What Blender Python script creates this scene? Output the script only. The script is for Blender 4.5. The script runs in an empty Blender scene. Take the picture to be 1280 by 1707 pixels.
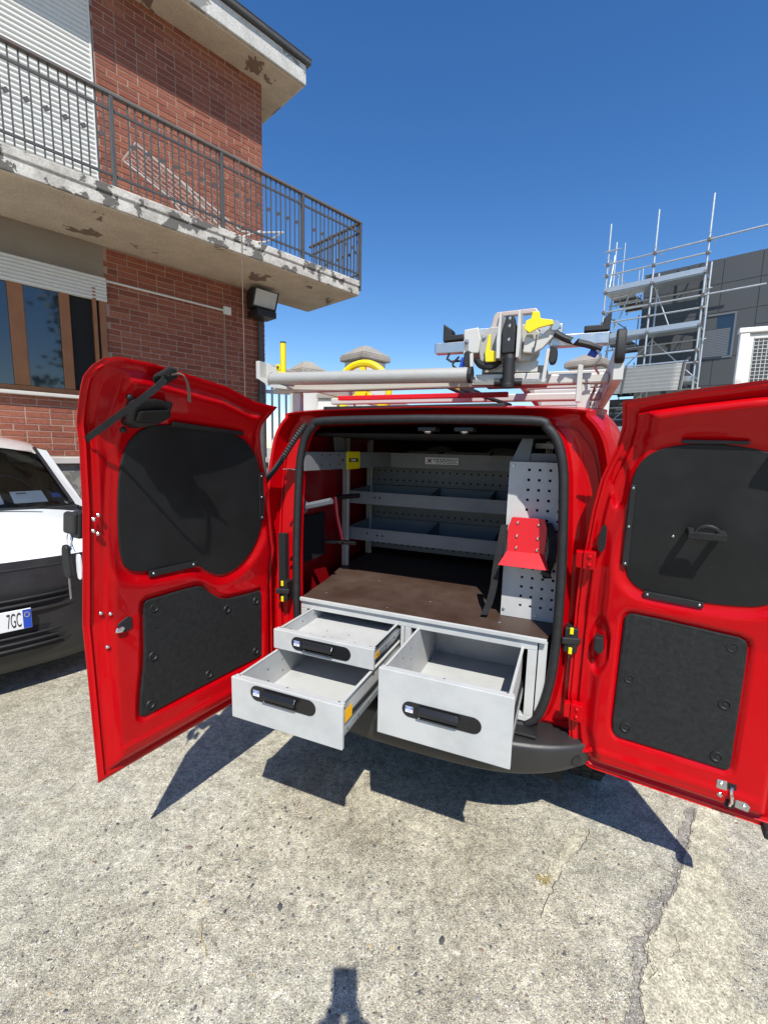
import bpy, bmesh, math, random
import numpy as np
from mathutils import Vector, Matrix
random.seed(7); np.random.seed(7)
sc = bpy.context.scene
COL = sc.collection

# ------------------------------------------------------------------ camera
F_PX, CAM_H, PITCH, ROLL, YAW = 744.4, 1.50, .1413, .0238, .3959
cd = bpy.data.cameras.new('camera'); cam = bpy.data.objects.new('camera', cd); COL.objects.link(cam)
cd.sensor_fit = 'VERTICAL'; cd.sensor_height = 36.0; cd.lens = F_PX / 1707 * 36
cd.clip_start = .004; cd.clip_end = 2000
_fw = Vector((0, math.cos(PITCH), -math.sin(PITCH))); _r = Vector((1, 0, 0)); _u = _r.cross(_fw)
_rt = _r * math.cos(ROLL) + _u * math.sin(ROLL); _up = _u * math.cos(ROLL) - _r * math.sin(ROLL)
cam.matrix_world = Matrix(((_rt.x, _up.x, -_fw.x, 0), (_rt.y, _up.y, -_fw.y, 0), (_rt.z, _up.z, -_fw.z, CAM_H), (0, 0, 0, 1)))
sc.camera = cam

# ------------------------------------------------------------------ sky, sun, exposure
SUN_EL, SUN_AZ = math.radians(53), math.radians(-3.5)      # azimuth the shadows run towards, from +Y
sd = Vector((math.sin(SUN_AZ) * math.cos(SUN_EL), math.cos(SUN_AZ) * math.cos(SUN_EL), -math.sin(SUN_EL)))
w = bpy.data.worlds.new('World'); sc.world = w; w.use_nodes = True
nt = w.node_tree; bgn = nt.nodes['Background']; sky = nt.nodes.new('ShaderNodeTexSky')
sky.sky_type = 'NISHITA'; sky.sun_disc = False; sky.sun_elevation = SUN_EL
sky.sun_rotation = math.atan2(-sd.x, -sd.y)
sky.altitude = 200; sky.air_density = 1.0; sky.dust_density = .2; sky.ozone_density = 2.2
hsv = nt.nodes.new('ShaderNodeHueSaturation'); hsv.inputs['Saturation'].default_value = 1.30; hsv.inputs['Hue'].default_value = .506; nt.links.new(sky.outputs[0], hsv.inputs['Color'])
nt.links.new(hsv.outputs[0], bgn.inputs[0]); bgn.inputs[1].default_value = .132
sl = bpy.data.lights.new('sun', 'SUN'); sl.energy = 5.0; sl.angle = math.radians(.53); sl.color = (1, .965, .90)
so = bpy.data.objects.new('sun', sl); COL.objects.link(so); so.rotation_euler = sd.to_track_quat('-Z', 'Y').to_euler(); so.location = (0, -6, 9)
vs = sc.view_settings; vs.view_transform = 'Standard'; vs.look = 'None'; vs.exposure = 0.32; vs.gamma = 1; vs.use_curve_mapping = False
sc.render.engine = 'CYCLES'

# ------------------------------------------------------------------ materials
M = {}
def mat(name, c, rough=.5, metal=0., c2=None, ns=6., amt=.5, bump=0., bs=60., coat=0., rv=0., spec=.5, lo=.35, hi=.7, emis=None):
    m = bpy.data.materials.new(name); m.use_nodes = True; n = m.node_tree; L = n.links
    b = n.nodes['Principled BSDF']
    b.inputs['Base Color'].default_value = (*c, 1); b.inputs['Roughness'].default_value = rough
    b.inputs['Metallic'].default_value = metal; b.inputs['Specular IOR Level'].default_value = spec
    b.inputs['Coat Weight'].default_value = coat; b.inputs['Coat Roughness'].default_value = .04
    tc = n.nodes.new('ShaderNodeTexCoord')
    if c2 or rv:
        t = n.nodes.new('ShaderNodeTexNoise'); t.inputs['Scale'].default_value = ns; t.inputs['Detail'].default_value = 7; t.inputs['Roughness'].default_value = .65
        L.new(tc.outputs['Object'], t.inputs['Vector'])
        r = n.nodes.new('ShaderNodeMapRange'); r.inputs[1].default_value = lo; r.inputs[2].default_value = hi; r.inputs[4].default_value = amt
        L.new(t.outputs[0], r.inputs[0])
        if c2:
            mx = n.nodes.new('ShaderNodeMix'); mx.data_type = 'RGBA'; mx.inputs[6].default_value = (*c, 1); mx.inputs[7].default_value = (*c2, 1)
            L.new(r.outputs[0], mx.inputs[0]); L.new(mx.outputs[2], b.inputs['Base Color'])
        if rv:
            r2 = n.nodes.new('ShaderNodeMapRange'); r2.inputs[1].default_value = .3; r2.inputs[2].default_value = .7
            r2.inputs[3].default_value = max(.02, rough - rv); r2.inputs[4].default_value = min(1, rough + rv)
            L.new(t.outputs[0], r2.inputs[0]); L.new(r2.outputs[0], b.inputs['Roughness'])
    if bump:
        t2 = n.nodes.new('ShaderNodeTexNoise'); t2.inputs['Scale'].default_value = bs; t2.inputs['Detail'].default_value = 5
        L.new(tc.outputs['Object'], t2.inputs['Vector'])
        bp = n.nodes.new('ShaderNodeBump'); bp.inputs['Strength'].default_value = bump; bp.inputs['Distance'].default_value = .01
        L.new(t2.outputs[0], bp.inputs['Height']); L.new(bp.outputs[0], b.inputs['Normal'])
    if emis:
        b.inputs['Emission Color'].default_value = (*emis, 1); b.inputs['Emission Strength'].default_value = 1
    M[name] = m; return m

mat('red_paint', (.46, .0004, .0035), .34, c2=(.40, .0006, .004), ns=3, rv=.06, coat=.26, bump=.006, bs=5, spec=.12)
mat('red_powder', (.62, .006, .014), .42, c2=(.55, .01, .02), ns=30, coat=.2)
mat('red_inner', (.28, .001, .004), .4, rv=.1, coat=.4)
mat('black_plastic', (.008, .008, .009), .5, c2=(.022, .022, .023), ns=20, bump=.15, bs=900)
mat('black_board', (.012, .012, .012), .5, c2=(.024, .024, .024), ns=4, rv=.1, bump=.05, bs=500, amt=.8, spec=.22)
mat('trim_fabric', (.013, .013, .013), .7, c2=(.026, .026, .026), ns=60, bump=.25, bs=700, amt=.8, spec=.25)
mat('rubber', (.008, .008, .009), .6, c2=(.025, .025, .025), ns=40, bump=.1, bs=300)
mat('bumper_plastic', (.018, .018, .019), .4, c2=(.030, .029, .027), ns=7, bump=.12, bs=800, rv=.1)
mat('tyre', (.014, .014, .014), .85, c2=(.03, .028, .026), ns=20)
mat('steel_paint', (.48, .485, .47), .48, c2=(.36, .365, .355), ns=7, bump=.04, bs=420, rv=.14, lo=.42, hi=.75, amt=.8)
mat('steel_shelf', (.185, .187, .192), .5, c2=(.15, .152, .157), ns=9, bump=.03, bs=400, rv=.08)
mat('galv', (.55, .57, .58), .38, 1., c2=(.40, .42, .43), ns=25, rv=.1)
mat('galv_dull', (.52, .55, .57), .45, .7, c2=(.42, .46, .48), ns=10, rv=.12)
mat('alu', (.56, .545, .50), .55, .25, c2=(.42, .41, .375), ns=9, rv=.12, bump=.05, bs=200)
mat('alu_cast', (.42, .41, .38), .55, .25, c2=(.31, .30, .28), ns=30, rv=.1, bump=.08, bs=120)
mat('alu_warm', (.45, .36, .31), .5, .2, c2=(.52, .45, .4), ns=20)
mat('chrome', (.75, .75, .74), .18, 1.)
mat('yellow', (.78, .62, .0), .42, c2=(.70, .52, .0), ns=20, coat=.2)
mat('orange_sticker', (.85, .42, .0), .5)
mat('blue', (.012, .06, .42), .45)
mat('blue_soft', (.05, .13, .42), .5)
mat('white_print', (.72, .73, .74), .5)
mat('black_print', (.015, .015, .02), .5)
mat('brown_board', (.050, .027, .018), .5, c2=(.085, .055, .042), ns=5, rv=.12, bump=.05, bs=300, amt=.8)
mat('ply_edge', (.40, .34, .27), .7, c2=(.30, .24, .18), ns=40)
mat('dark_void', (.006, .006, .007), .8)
mat('strap', (.010, .010, .011), .9, c2=(.022, .022, .022), ns=60, bump=.3, bs=600)
mat('cord', (.18, .14, .11), .85, c2=(.09, .07, .06), ns=60)
mat('white_car_paint', (.80, .82, .79), .3, rv=.05, coat=1.)
mat('mortar', (.36, .245, .19), .9, c2=(.27, .175, .135), ns=8, bump=.3, bs=120)
mat('plaster_grey', (.26, .225, .18), .9, c2=(.17, .145, .115), ns=3, bump=.2, bs=50)
mat('white_pvc', (.66, .65, .60), .5, c2=(.58, .57, .52), ns=5)
mat('iron', (.060, .062, .064), .6, c2=(.10, .085, .07), ns=12, rv=.12, bump=.1, bs=200)
mat('iron_rusty', (.11, .105, .10), .75, c2=(.16, .08, .045), ns=9, bump=.2, bs=160, lo=.45, hi=.65)
mat('wood', (.31, .12, .035), .45, c2=(.17, .065, .025), ns=6, rv=.1)
mat('pane', (.010, .014, .020), .04, spec=.9, coat=.6)
mat('dark_room', (.008, .007, .007), .9)
mat('stone_sill', (.52, .49, .44), .7, c2=(.42, .39, .35), ns=6)
mat('white_wall', (.66, .65, .61), .9, c2=(.54, .53, .49), ns=1.5, bump=.1, bs=40)
mat('cap_stone', (.33, .30, .26), .9, c2=(.12, .11, .095), ns=5, bump=.3, bs=40)
mat('white_fence', (.62, .66, .70), .5, c2=(.52, .55, .58), ns=4)
mat('panel_grey', (.062, .066, .070), .55, c2=(.050, .054, .058), ns=.6, rv=.08)
mat('panel_joint', (.17, .175, .18), .7)
mat('shutter_grey', (.12, .13, .145), .5)
mat('sheet_metal', (.22, .225, .215), .6, .2, c2=(.17, .172, .165), ns=3)
mat('rust_white', (.70, .69, .65), .6, c2=(.30, .13, .06), ns=2.2, lo=.54, hi=.62, amt=.9)
mat('glass_lamp', (.40, .42, .42), .25, c2=(.55, .56, .55), ns=12)
mat('paper', (.75, .77, .76), .8)
mat('skin_tone', (.42, .22, .15), .55)
mat('shirt', (.06, .07, .10), .85, c2=(.08, .09, .12), ns=20)
mat('trousers', (.03, .035, .05), .9)
mat('hair', (.02, .013, .009), .7)
mat('straw', (.45, .36, .16), .8, c2=(.30, .22, .09), ns=30)
mat('crack_strip', (.19, .175, .145), .95, c2=(.34, .31, .25), ns=35)  # darker strips that stand for the open cracks
mat('floor_dark', (.02, .02, .021), .7)

def nodes(name):
    m = bpy.data.materials.new(name); m.use_nodes = True; M[name] = m
    n = m.node_tree; return n, n.links, n.nodes['Principled BSDF']
def N(n, t, **k):
    x = n.nodes.new(t)
    for a, v in k.items(): setattr(x, a, v)
    return x
def ramp(n, stops, interp='LINEAR'):
    r = N(n, 'ShaderNodeValToRGB'); r.color_ramp.interpolation = interp
    e = r.color_ramp.elements
    while len(e) > 1: e.remove(e[0])
    e[0].position = stops[0][0]; e[0].color = (*stops[0][1], 1)
    for p, c in stops[1:]:
        q = e.new(p); q.color = (*c, 1)
    return r
def mixc(n, L, fac, a, b, mode='MIX'):
    x = N(n, 'ShaderNodeMix', data_type='RGBA', blend_type=mode)
    if isinstance(fac, float): x.inputs[0].default_value = fac
    else: L.new(fac, x.inputs[0])
    for i, s in ((6, a), (7, b)):
        if isinstance(s, tuple): x.inputs[i].default_value = (*s, 1)
        else: L.new(s, x.inputs[i])
    return x.outputs[2]
def noise(n, L, vec, s, d=5, r=.6, dist=0.):
    t = N(n, 'ShaderNodeTexNoise'); t.inputs['Scale'].default_value = s; t.inputs['Detail'].default_value = d
    t.inputs['Roughness'].default_value = r; t.inputs['Distortion'].default_value = dist; L.new(vec, t.inputs['Vector']); return t.outputs[0]
def mrange(n, L, v, a, b, c=0., d=1.):
    r = N(n, 'ShaderNodeMapRange'); r.interpolation_type = 'SMOOTHSTEP'
    for i, q in zip((1, 2, 3, 4), (a, b, c, d)): r.inputs[i].default_value = q
    L.new(v, r.inputs[0]); return r.outputs[0]
def mth(n, L, op, a, b=None):
    x = N(n, 'ShaderNodeMath', operation=op)
    for i, s in enumerate((a, b)):
        if s is None: continue
        if isinstance(s, (int, float)): x.inputs[i].default_value = s
        else: L.new(s, x.inputs[i])
    return x.outputs[0]

def aggregate(name, cover, base, base2, warm):
    """worn concrete with its aggregate showing: stones of three sizes set in a cement paste"""
    n, L, b = nodes(name)
    tc = N(n, 'ShaderNodeTexCoord'); P = tc.outputs['Object']
    wv = N(n, 'ShaderNodeVectorMath', operation='MULTIPLY_ADD')
    nz = N(n, 'ShaderNodeTexNoise'); nz.inputs['Scale'].default_value = 60; L.new(P, nz.inputs['Vector'])
    L.new(nz.outputs['Color'], wv.inputs[0]); wv.inputs[1].default_value = (.012, .012, .012); L.new(P, wv.inputs[2])
    Q = wv.outputs[0]
    big = noise(n, L, P, .9, 5, .6); mid = noise(n, L, P, 3.7, 6, .65); fine = noise(n, L, P, 170, 4, .7)
    paste = mixc(n, L, mrange(n, L, mid, .46, .66), base, base2)
    paste = mixc(n, L, mrange(n, L, big, .42, .62), paste, warm)
    wide = noise(n, L, P, .42, 4, .55, .4)
    g = mrange(n, L, fine, .32, .68, .50, 1.28)
    paste = mixc(n, L, 1.0, paste, g, 'MULTIPLY')
    col = paste; height = mth(n, L, 'MULTIPLY', fine, .25)
    for sc_, th, seedv, less in ((70., .38, 0., .38), (135., .42, 3., .12), (260., .46, 7., 0.)):
        v = N(n, 'ShaderNodeTexVoronoi'); v.inputs['Scale'].default_value = sc_; v.inputs['Randomness'].default_value = 1.
        mp = N(n, 'ShaderNodeMapping'); mp.inputs['Location'].default_value = (seedv, seedv * .7, 0)
        mp.inputs['Scale'].default_value = (1, 1.25, 1); mp.inputs['Rotation'].default_value = (0, 0, seedv)
        L.new(Q, mp.inputs['Vector']); L.new(mp.outputs[0], v.inputs['Vector'])
        sp = N(n, 'ShaderNodeSeparateColor'); L.new(v.outputs['Color'], sp.inputs[0])
        stone = ramp(n, [(0, (.07, .07, .07)), (.05, (.13, .12, .11)), (.10, (.26, .24, .21)), (.20, (.36, .33, .28)), (.34, (.52, .48, .39)), (.46, (.36, .26, .18)), (.52, (.56, .52, .43)), (.68, (.74, .70, .60)), (.82, (.42, .40, .35)), (.90, (.84, .81, .72))])
        L.new(sp.outputs[0], stone.inputs[0])
        inside = mrange(n, L, v.outputs['Distance'], th, th - .10)
        keep = mth(n, L, 'GREATER_THAN', mth(n, L, 'ADD', sp.outputs[1], mth(n, L, 'MULTIPLY', mth(n, L, 'SUBTRACT', big, .5), 1.3)), 1 - cover + less)
        f = mth(n, L, 'MULTIPLY', inside, keep)
        col = mixc(n, L, f, col, stone.outputs[0])
        height = mth(n, L, 'ADD', height, mth(n, L, 'MULTIPLY', f, 22. / sc_))
    gap = N(n, 'ShaderNodeTexVoronoi', feature='DISTANCE_TO_EDGE'); gap.inputs['Scale'].default_value = 190; L.new(Q, gap.inputs['Vector'])  # crevices between grains darkened, their shade put into the colour
    gq = mth(n, L, 'MULTIPLY', mrange(n, L, gap.outputs[0], .11, .02), mrange(n, L, mid, .62, .42))
    col = mixc(n, L, mth(n, L, 'MULTIPLY', gq, cover * 1.15), col, (.13, .12, .10))
    col = mixc(n, L, mrange(n, L, wide, .42, .60, 0., .7), col, mixc(n, L, 1.0, col, (.66, .62, .56), 'MULTIPLY'))
    col = mixc(n, L, mrange(n, L, noise(n, L, P, 1.7, 6, .65, .8), .60, .74, 0., .45), col, mixc(n, L, 1.0, col, (.55, .54, .52), 'MULTIPLY'))
    for ms, a_, b_ in ((13., .80, 1.12), (41., .76, 1.16)):
        col = mixc(n, L, 1.0, col, mrange(n, L, noise(n, L, P, ms, 5, .7, .3), .34, .64, a_, b_), 'MULTIPLY')
    L.new(col, b.inputs['Base Color']); b.inputs['Roughness'].default_value = .88; b.inputs['Specular IOR Level'].default_value = .3
    bp = N(n, 'ShaderNodeBump'); bp.inputs['Strength'].default_value = 1.; bp.inputs['Distance'].default_value = .006
    L.new(height, bp.inputs['Height']); L.new(bp.outputs[0], b.inputs['Normal'])
aggregate('concrete_ground', .72, (.57, .54, .405), (.41, .395, .315), (.60, .56, .415))
aggregate('cement_patch', .18, (.57, .535, .395), (.46, .435, .325), (.60, .555, .405))
aggregate('crumbled', .55, (.33, .31, .265), (.24, .23, .20), (.36, .335, .28))

def brick_mat():
    n, L, b = nodes('brick')
    tc = N(n, 'ShaderNodeTexCoord'); P = tc.outputs['Object']
    g = N(n, 'ShaderNodeNewGeometry'); oi = N(n, 'ShaderNodeObjectInfo')
    rnd = mth(n, L, 'FRACT', mth(n, L, 'ADD', g.outputs['Random Per Island'], oi.outputs['Random']))
    c = ramp(n, [(0, (.19, .056, .030)), (.3, (.245, .074, .040)), (.6, (.28, .090, .048)), (.85, (.215, .060, .034)), (1, (.31, .11, .060))]); L.new(rnd, c.inputs[0])
    wp = N(n, 'ShaderNodeVectorMath', operation='ADD'); L.new(P, wp.inputs[0]); L.new(oi.outputs['Location'], wp.inputs[1])
    nz = noise(n, L, wp.outputs[0], 45, 5, .7)
    col = mixc(n, L, 1.0, c.outputs[0], mrange(n, L, nz, .3, .7, .72, 1.2), 'MULTIPLY')
    L.new(col, b.inputs['Base Color']); b.inputs['Roughness'].default_value = .85
    bp = N(n, 'ShaderNodeBump'); bp.inputs['Strength'].default_value = .4; bp.inputs['Distance'].default_value = .004; L.new(nz, bp.inputs['Height']); L.new(bp.outputs[0], b.inputs['Normal'])
brick_mat()

def peeling(name, c, c2, under, th, s=2.2):
    n, L, b = nodes(name)
    tc = N(n, 'ShaderNodeTexCoord'); P = tc.outputs['Object']
    a = mixc(n, L, mrange(n, L, noise(n, L, P, 4, 6, .7), .35, .65), c, c2)
    k = noise(n, L, P, s, 7, .62, .35)
    f = mrange(n, L, k, th, th + .025)
    col = mixc(n, L, f, a, under)
    fine = mrange(n, L, noise(n, L, P, 60, 4, .7), .3, .7, .8, 1.12)
    col = mixc(n, L, 1.0, col, fine, 'MULTIPLY')
    L.new(col, b.inputs['Base Color']); b.inputs['Roughness'].default_value = .9
    bp = N(n, 'ShaderNodeBump'); bp.inputs['Strength'].default_value = .6; bp.inputs['Distance'].default_value = .01
    L.new(mth(n, L, 'SUBTRACT', mth(n, L, 'MULTIPLY', noise(n, L, P, 60, 4, .7), .2), f), bp.inputs['Height']); L.new(bp.outputs[0], b.inputs['Normal'])
peeling('soffit_paint', (.56, .47, .35), (.47, .39, .29), (.20, .13, .095), .605, 2.6)  # warm, lighter coat colour includes light bounced up from the yard
peeling('slab_edge', (.62, .59, .52), (.40, .37, .32), (.13, .12, .105), .515, 5.5)
peeling('fascia', (.60, .58, .54), (.46, .45, .41), (.24, .235, .215), .58, 2.4)
peeling('plinth_stone', (.27, .25, .22), (.20, .19, .17), (.16, .15, .135), .5, 14)

# ------------------------------------------------------------------ mesh helpers
class MB:
    def __init__(s): s.v = []; s.f = []
    def add(s, vs, fs):
        o = len(s.v); s.v += [tuple(map(float, p)) for p in vs]; s.f += [tuple(o + i for i in f) for f in fs]; return s
    def box(s, x0, y0, z0, x1, y1, z1):
        x0, x1 = min(x0, x1), max(x0, x1); y0, y1 = min(y0, y1), max(y0, y1); z0, z1 = min(z0, z1), max(z0, z1)
        return s.add([(x0, y0, z0), (x1, y0, z0), (x1, y1, z0), (x0, y1, z0), (x0, y0, z1), (x1, y0, z1), (x1, y1, z1), (x0, y1, z1)],
                     [(0, 3, 2, 1), (4, 5, 6, 7), (0, 1, 5, 4), (1, 2, 6, 5), (2, 3, 7, 6), (3, 0, 4, 7)])
    def bar(s, p0, p1, w, h, up=(0, 0, 1)):
        p0, p1 = Vector(p0), Vector(p1); d = (p1 - p0).normalized(); u = Vector(up)
        if abs(d.dot(u)) > .98: u = Vector((0, 1, 0))
        r = d.cross(u).normalized(); u = r.cross(d)
        vs = [p + r * (a * w / 2) + u * (b * h / 2) for p in (p0, p1) for a, b in ((-1, -1), (1, -1), (1, 1), (-1, 1))]
        return s.add(vs, [(0, 3, 2, 1), (4, 5, 6, 7), (0, 1, 5, 4), (1, 2, 6, 5), (2, 3, 7, 6), (3, 0, 4, 7)][::1])
    def cyl(s, p0, p1, r, n=12, r1=None):
        p0, p1 = Vector(p0), Vector(p1); d = (p1 - p0).normalized(); r1 = r if r1 is None else r1
        a = d.orthogonal().normalized(); b = d.cross(a)
        vs = []
        for p, q in ((p0, r), (p1, r1)):
            vs += [p + (a * math.cos(2 * math.pi * i / n) + b * math.sin(2 * math.pi * i / n)) * q for i in range(n)]
        return s.add(vs, [(i, (i + 1) % n, n + (i + 1) % n, n + i) for i in range(n)] + [tuple(range(n - 1, -1, -1)), tuple(range(n, 2 * n))])
    def tube(s, pts, r, n=8, closed=False):
        P = [Vector(p) for p in pts]; k = len(P); rs = r if hasattr(r, '__len__') else [r] * k
        vs = []; a = None
        for i, p in enumerate(P):
            q0 = P[i - 1] if (i or closed) else p; q1 = P[(i + 1) % k] if (i < k - 1 or closed) else p
            d = (q1 - q0).normalized()
            a = d.orthogonal().normalized() if a is None else (a - d * a.dot(d)).normalized()
            b = d.cross(a)
            vs += [p + (a * math.cos(2 * math.pi * j / n) + b * math.sin(2 * math.pi * j / n)) * rs[i] for j in range(n)]
        fs = []
        for i in range(k if closed else k - 1):
            for j in range(n):
                i2 = (i + 1) % k
                fs.append((i * n + j, i * n + (j + 1) % n, i2 * n + (j + 1) % n, i2 * n + j))
        if not closed: fs += [tuple(range(n - 1, -1, -1)), tuple((k - 1) * n + j for j in range(n))]
        return s.add(vs, fs)
    def ribbon(s, pts, side, w, t):
        """flat strap along pts, width along side(s)"""
        P = [Vector(p) for p in pts]; S = [Vector(q).normalized() for q in (side if hasattr(side[0], '__len__') else [side] * len(P))]
        vs = []
        for i, p in enumerate(P):
            d = (P[min(i + 1, len(P) - 1)] - P[max(i - 1, 0)]).normalized(); nn = d.cross(S[i]).normalized()
            vs += [p + S[i] * (a * w / 2) + nn * (b * t / 2) for a, b in ((-1, -1), (1, -1), (1, 1), (-1, 1))]
        fs = [(0, 3, 2, 1), tuple(4 * (len(P) - 1) + j for j in range(4))]
        for i in range(len(P) - 1):
            for j in range(4): fs.append((4 * i + j, 4 * i + (j + 1) % 4, 4 * i + 4 + (j + 1) % 4, 4 * i + 4 + j))
        return s.add(vs, fs)
    def prism(s, poly, fn, h0, h1):
        k = len(poly)
        vs = [fn(u, v, h0) for u, v in poly] + [fn(u, v, h1) for u, v in poly]
        return s.add(vs, [tuple(range(k - 1, -1, -1)), tuple(range(k, 2 * k))] + [(i, (i + 1) % k, k + (i + 1) % k, k + i) for i in range(k)])
    def lathe(s, prof, o, axis, n=24):
        o = Vector(o); d = Vector(axis).normalized(); a = d.orthogonal().normalized(); b = d.cross(a); k = len(prof)
        vs = [o + d * h + (a * math.cos(2 * math.pi * j / n) + b * math.sin(2 * math.pi * j / n)) * r for r, h in prof for j in range(n)]
        return s.add(vs, [(i * n + j, i * n + (j + 1) % n, (i + 1) * n + (j + 1) % n, (i + 1) * n + j) for i in range(k - 1) for j in range(n)])
    def grid(s, fn, nu, nv, wrap=False):
        vs = [fn(i / (nu if wrap else nu - 1), j / (nv - 1)) for j in range(nv) for i in range(nu)]
        fs = []
        for j in range(nv - 1):
            for i in range(nu if wrap else nu - 1):
                i2 = (i + 1) % nu; fs.append((j * nu + i, j * nu + i2, (j + 1) * nu + i2, (j + 1) * nu + i))
        return s.add(vs, fs)
    def mesh(s, name):
        me = bpy.data.meshes.new(name); me.from_pydata(s.v, [], s.f); me.validate(clean_customdata=False)
        bm = bmesh.new(); bm.from_mesh(me); bmesh.ops.recalc_face_normals(bm, faces=bm.faces); bm.to_mesh(me); bm.free(); return me
    def build(s, name, material, parent=None, smooth=False, bevel=0., seg=2, ang=35):
        me = s.mesh(name); me.materials.append(M[material])
        if smooth:
            me.polygons.foreach_set('use_smooth', [True] * len(me.polygons)); me.set_sharp_from_angle(angle=math.radians(ang))
        o = bpy.data.objects.new(name, me); COL.objects.link(o); o.parent = parent
        if bevel:
            m = o.modifiers.new('bevel', 'BEVEL'); m.width = bevel; m.segments = seg; m.limit_method = 'ANGLE'; m.angle_limit = math.radians(40)
        return o

def tag(o, label=None, cat=None, group=None, kind=None):
    for k, v in (('label', label), ('category', cat), ('group', group), ('kind', kind)):
        if v: o[k] = v
    return o
def thing(name, label, cat, loc=(0, 0, 0), rz=0., group=None):
    o = bpy.data.objects.new(name, None); COL.objects.link(o); o.location = loc; o.rotation_euler = (0, 0, rz)
    o.empty_display_size = .2
    return tag(o, label, cat, group)
def text(name, s, size, fn, material, parent, depth=.0006):
    cu = bpy.data.curves.new(name, 'FONT'); cu.body = s; cu.size = size; cu.align_x = 'LEFT'; cu.extrude = depth
    t = bpy.data.objects.new(name, cu); me = bpy.data.meshes.new_from_object(t)
    bpy.data.objects.remove(t)
    for v in me.vertices: v.co = Vector(fn(v.co.x, v.co.y, v.co.z))
    me.materials.clear(); me.materials.append(M[material])
    o = bpy.data.objects.new(name, me); COL.objects.link(o); o.parent = parent; return o
def interp(x, tab):
    return float(np.interp(x, [a for a, b in tab], [b for a, b in tab]))
def chaikin(p, k=2):
    p = [tuple(q) for q in p]
    for _ in range(k):
        o = []
        for i in range(len(p)):
            a, b = p[i], p[(i + 1) % len(p)]
            o += [(.75 * a[0] + .25 * b[0], .75 * a[1] + .25 * b[1]), (.25 * a[0] + .75 * b[0], .25 * a[1] + .75 * b[1])]
        p = o
    return p
def catmull(P, k=4):
    out = []
    P = [np.array(p, float) for p in P]
    for i in range(len(P) - 1):
        p0 = P[max(i - 1, 0)]; p1, p2 = P[i], P[i + 1]; p3 = P[min(i + 2, len(P) - 1)]
        for j in range(k):
            t = j / k
            out.append(.5 * ((2 * p1) + (-p0 + p2) * t + (2 * p0 - 5 * p1 + 4 * p2 - p3) * t * t + (-p0 + 3 * p1 - 3 * p2 + p3) * t ** 3))
    out.append(P[-1]); return out
def sdf(px, pz, poly):
    """signed distance of arrays to polygon, inside negative"""
    d = np.full(px.shape, 1e9); ins = np.zeros(px.shape, bool); k = len(poly)
    for i in range(k):
        (ax, az), (bx, bz) = poly[i], poly[(i + 1) % k]
        ex, ez = bx - ax, bz - az; q = ex * ex + ez * ez + 1e-12
        t = np.clip(((px - ax) * ex + (pz - az) * ez) / q, 0, 1)
        d = np.minimum(d, np.hypot(px - ax - t * ex, pz - az - t * ez))
        c = ((az > pz) != (bz > pz)) & (px < ex * (pz - az) / (ez if ez else 1e-12) + ax); ins ^= c
    return np.where(ins, -d, d)
def sstep(x, a, b):
    t = np.clip((x - a) / (b - a), 0, 1); return t * t * (3 - 2 * t)
GZ = -.05          # local heights below are measured from 5 cm under the pavement

# ================================================================== GROUND
g = MB(); g.add([(-300, -300, 0), (300, -300, 0), (300, 300, 0), (-300, 300, 0)], [(0, 1, 2, 3)])
ground = tag(g.build('ground', 'concrete_ground'), 'worn pale concrete yard with exposed stones', kind='structure')
def jag(P, amp, k=10, closed=True, seed=1):
    r = random.Random(seed); o = []
    Q = P + [P[0]] if closed else P
    for i in range(len(Q) - 1):
        a, b = Vector(Q[i]), Vector(Q[i + 1]); n_ = Vector((-(b - a).y, (b - a).x)).normalized()
        for j in range(k):
            t = j / k; p = a.lerp(b, t) + n_ * r.uniform(-amp, amp); o.append((p.x, p.y))
    if not closed: o.append(Q[-1])
    return o
CR = [(1.37, 1.72), (1.24, 1.57), (1.11, 1.43), (1.06, 1.37), (.97, 1.30), (.92, 1.24), (.87, 1.21), (.83, 1.17), (.83, 1.14), (.78, 1.10), (.74, 1.02), (.70, .92), (.60, .70), (.56, .4)]
PR = [(.95, .4), (.98, .8), (1.03, .99), (1.04, 1.08), (1.11, 1.15), (1.16, 1.23), (1.22, 1.35), (1.30, 1.49), (1.38, 1.63), (1.46, 1.74)]
outl = jag(CR, .006, 9, False, 3) + jag(jag(PR, .03, 2, False, 8), .014, 7, False, 4)
p = MB(); p.prism(outl, lambda u, v, h: (u, v, h), -.02, .004)
tag(p.build('repair_strip', 'cement_patch'), 'smoother yellowish cement repair strip beside the crack', kind='structure')
for i, P in enumerate([[(.75, 1.55), (.81, 1.60), (.835, 1.585), (.73, 1.47), (.64, 1.39), (.61, 1.41), (.66, 1.45)], [(.93, 1.17), (.87, 1.205), (.845, 1.17), (.845, 1.14), (.80, 1.09), (.86, 1.12)]]):
    p = MB(); p.prism(jag(P, .006, 8, True, 20 + i), lambda u, v, h: (u, v, h), -.02, .0045 if i == 0 else .0075)
    tag(p.build('repair_patch', 'cement_patch'), kind='structure')
def crack(path, wd, seed):
    r = random.Random(seed); P = jag(path, .005, 8, False, seed); l = []; rr = []
    for i, q in enumerate(P):
        a = Vector(P[max(i - 1, 0)]); b = Vector(P[min(i + 1, len(P) - 1)]); n_ = Vector((-(b - a).y, (b - a).x)).normalized(); ww = wd * r.uniform(.35, 1.1)
        l.append(tuple(Vector(q) + n_ * ww)); rr.append(tuple(Vector(q) - n_ * ww))
    m = MB(); m.prism(l + rr[::-1], lambda u, v, h: (u, v, h), -.01, .0062); return m
crack([(x - .004, y) for x, y in CR], 0.0014, 31).build('crack', 'crack_strip', ground)
crack([(.86, 1.60), (.82, 1.55), (.68, 1.43), (.61, 1.34), (.54, 1.25)], .0010, 32).build('crack', 'crack_strip', ground)
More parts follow.
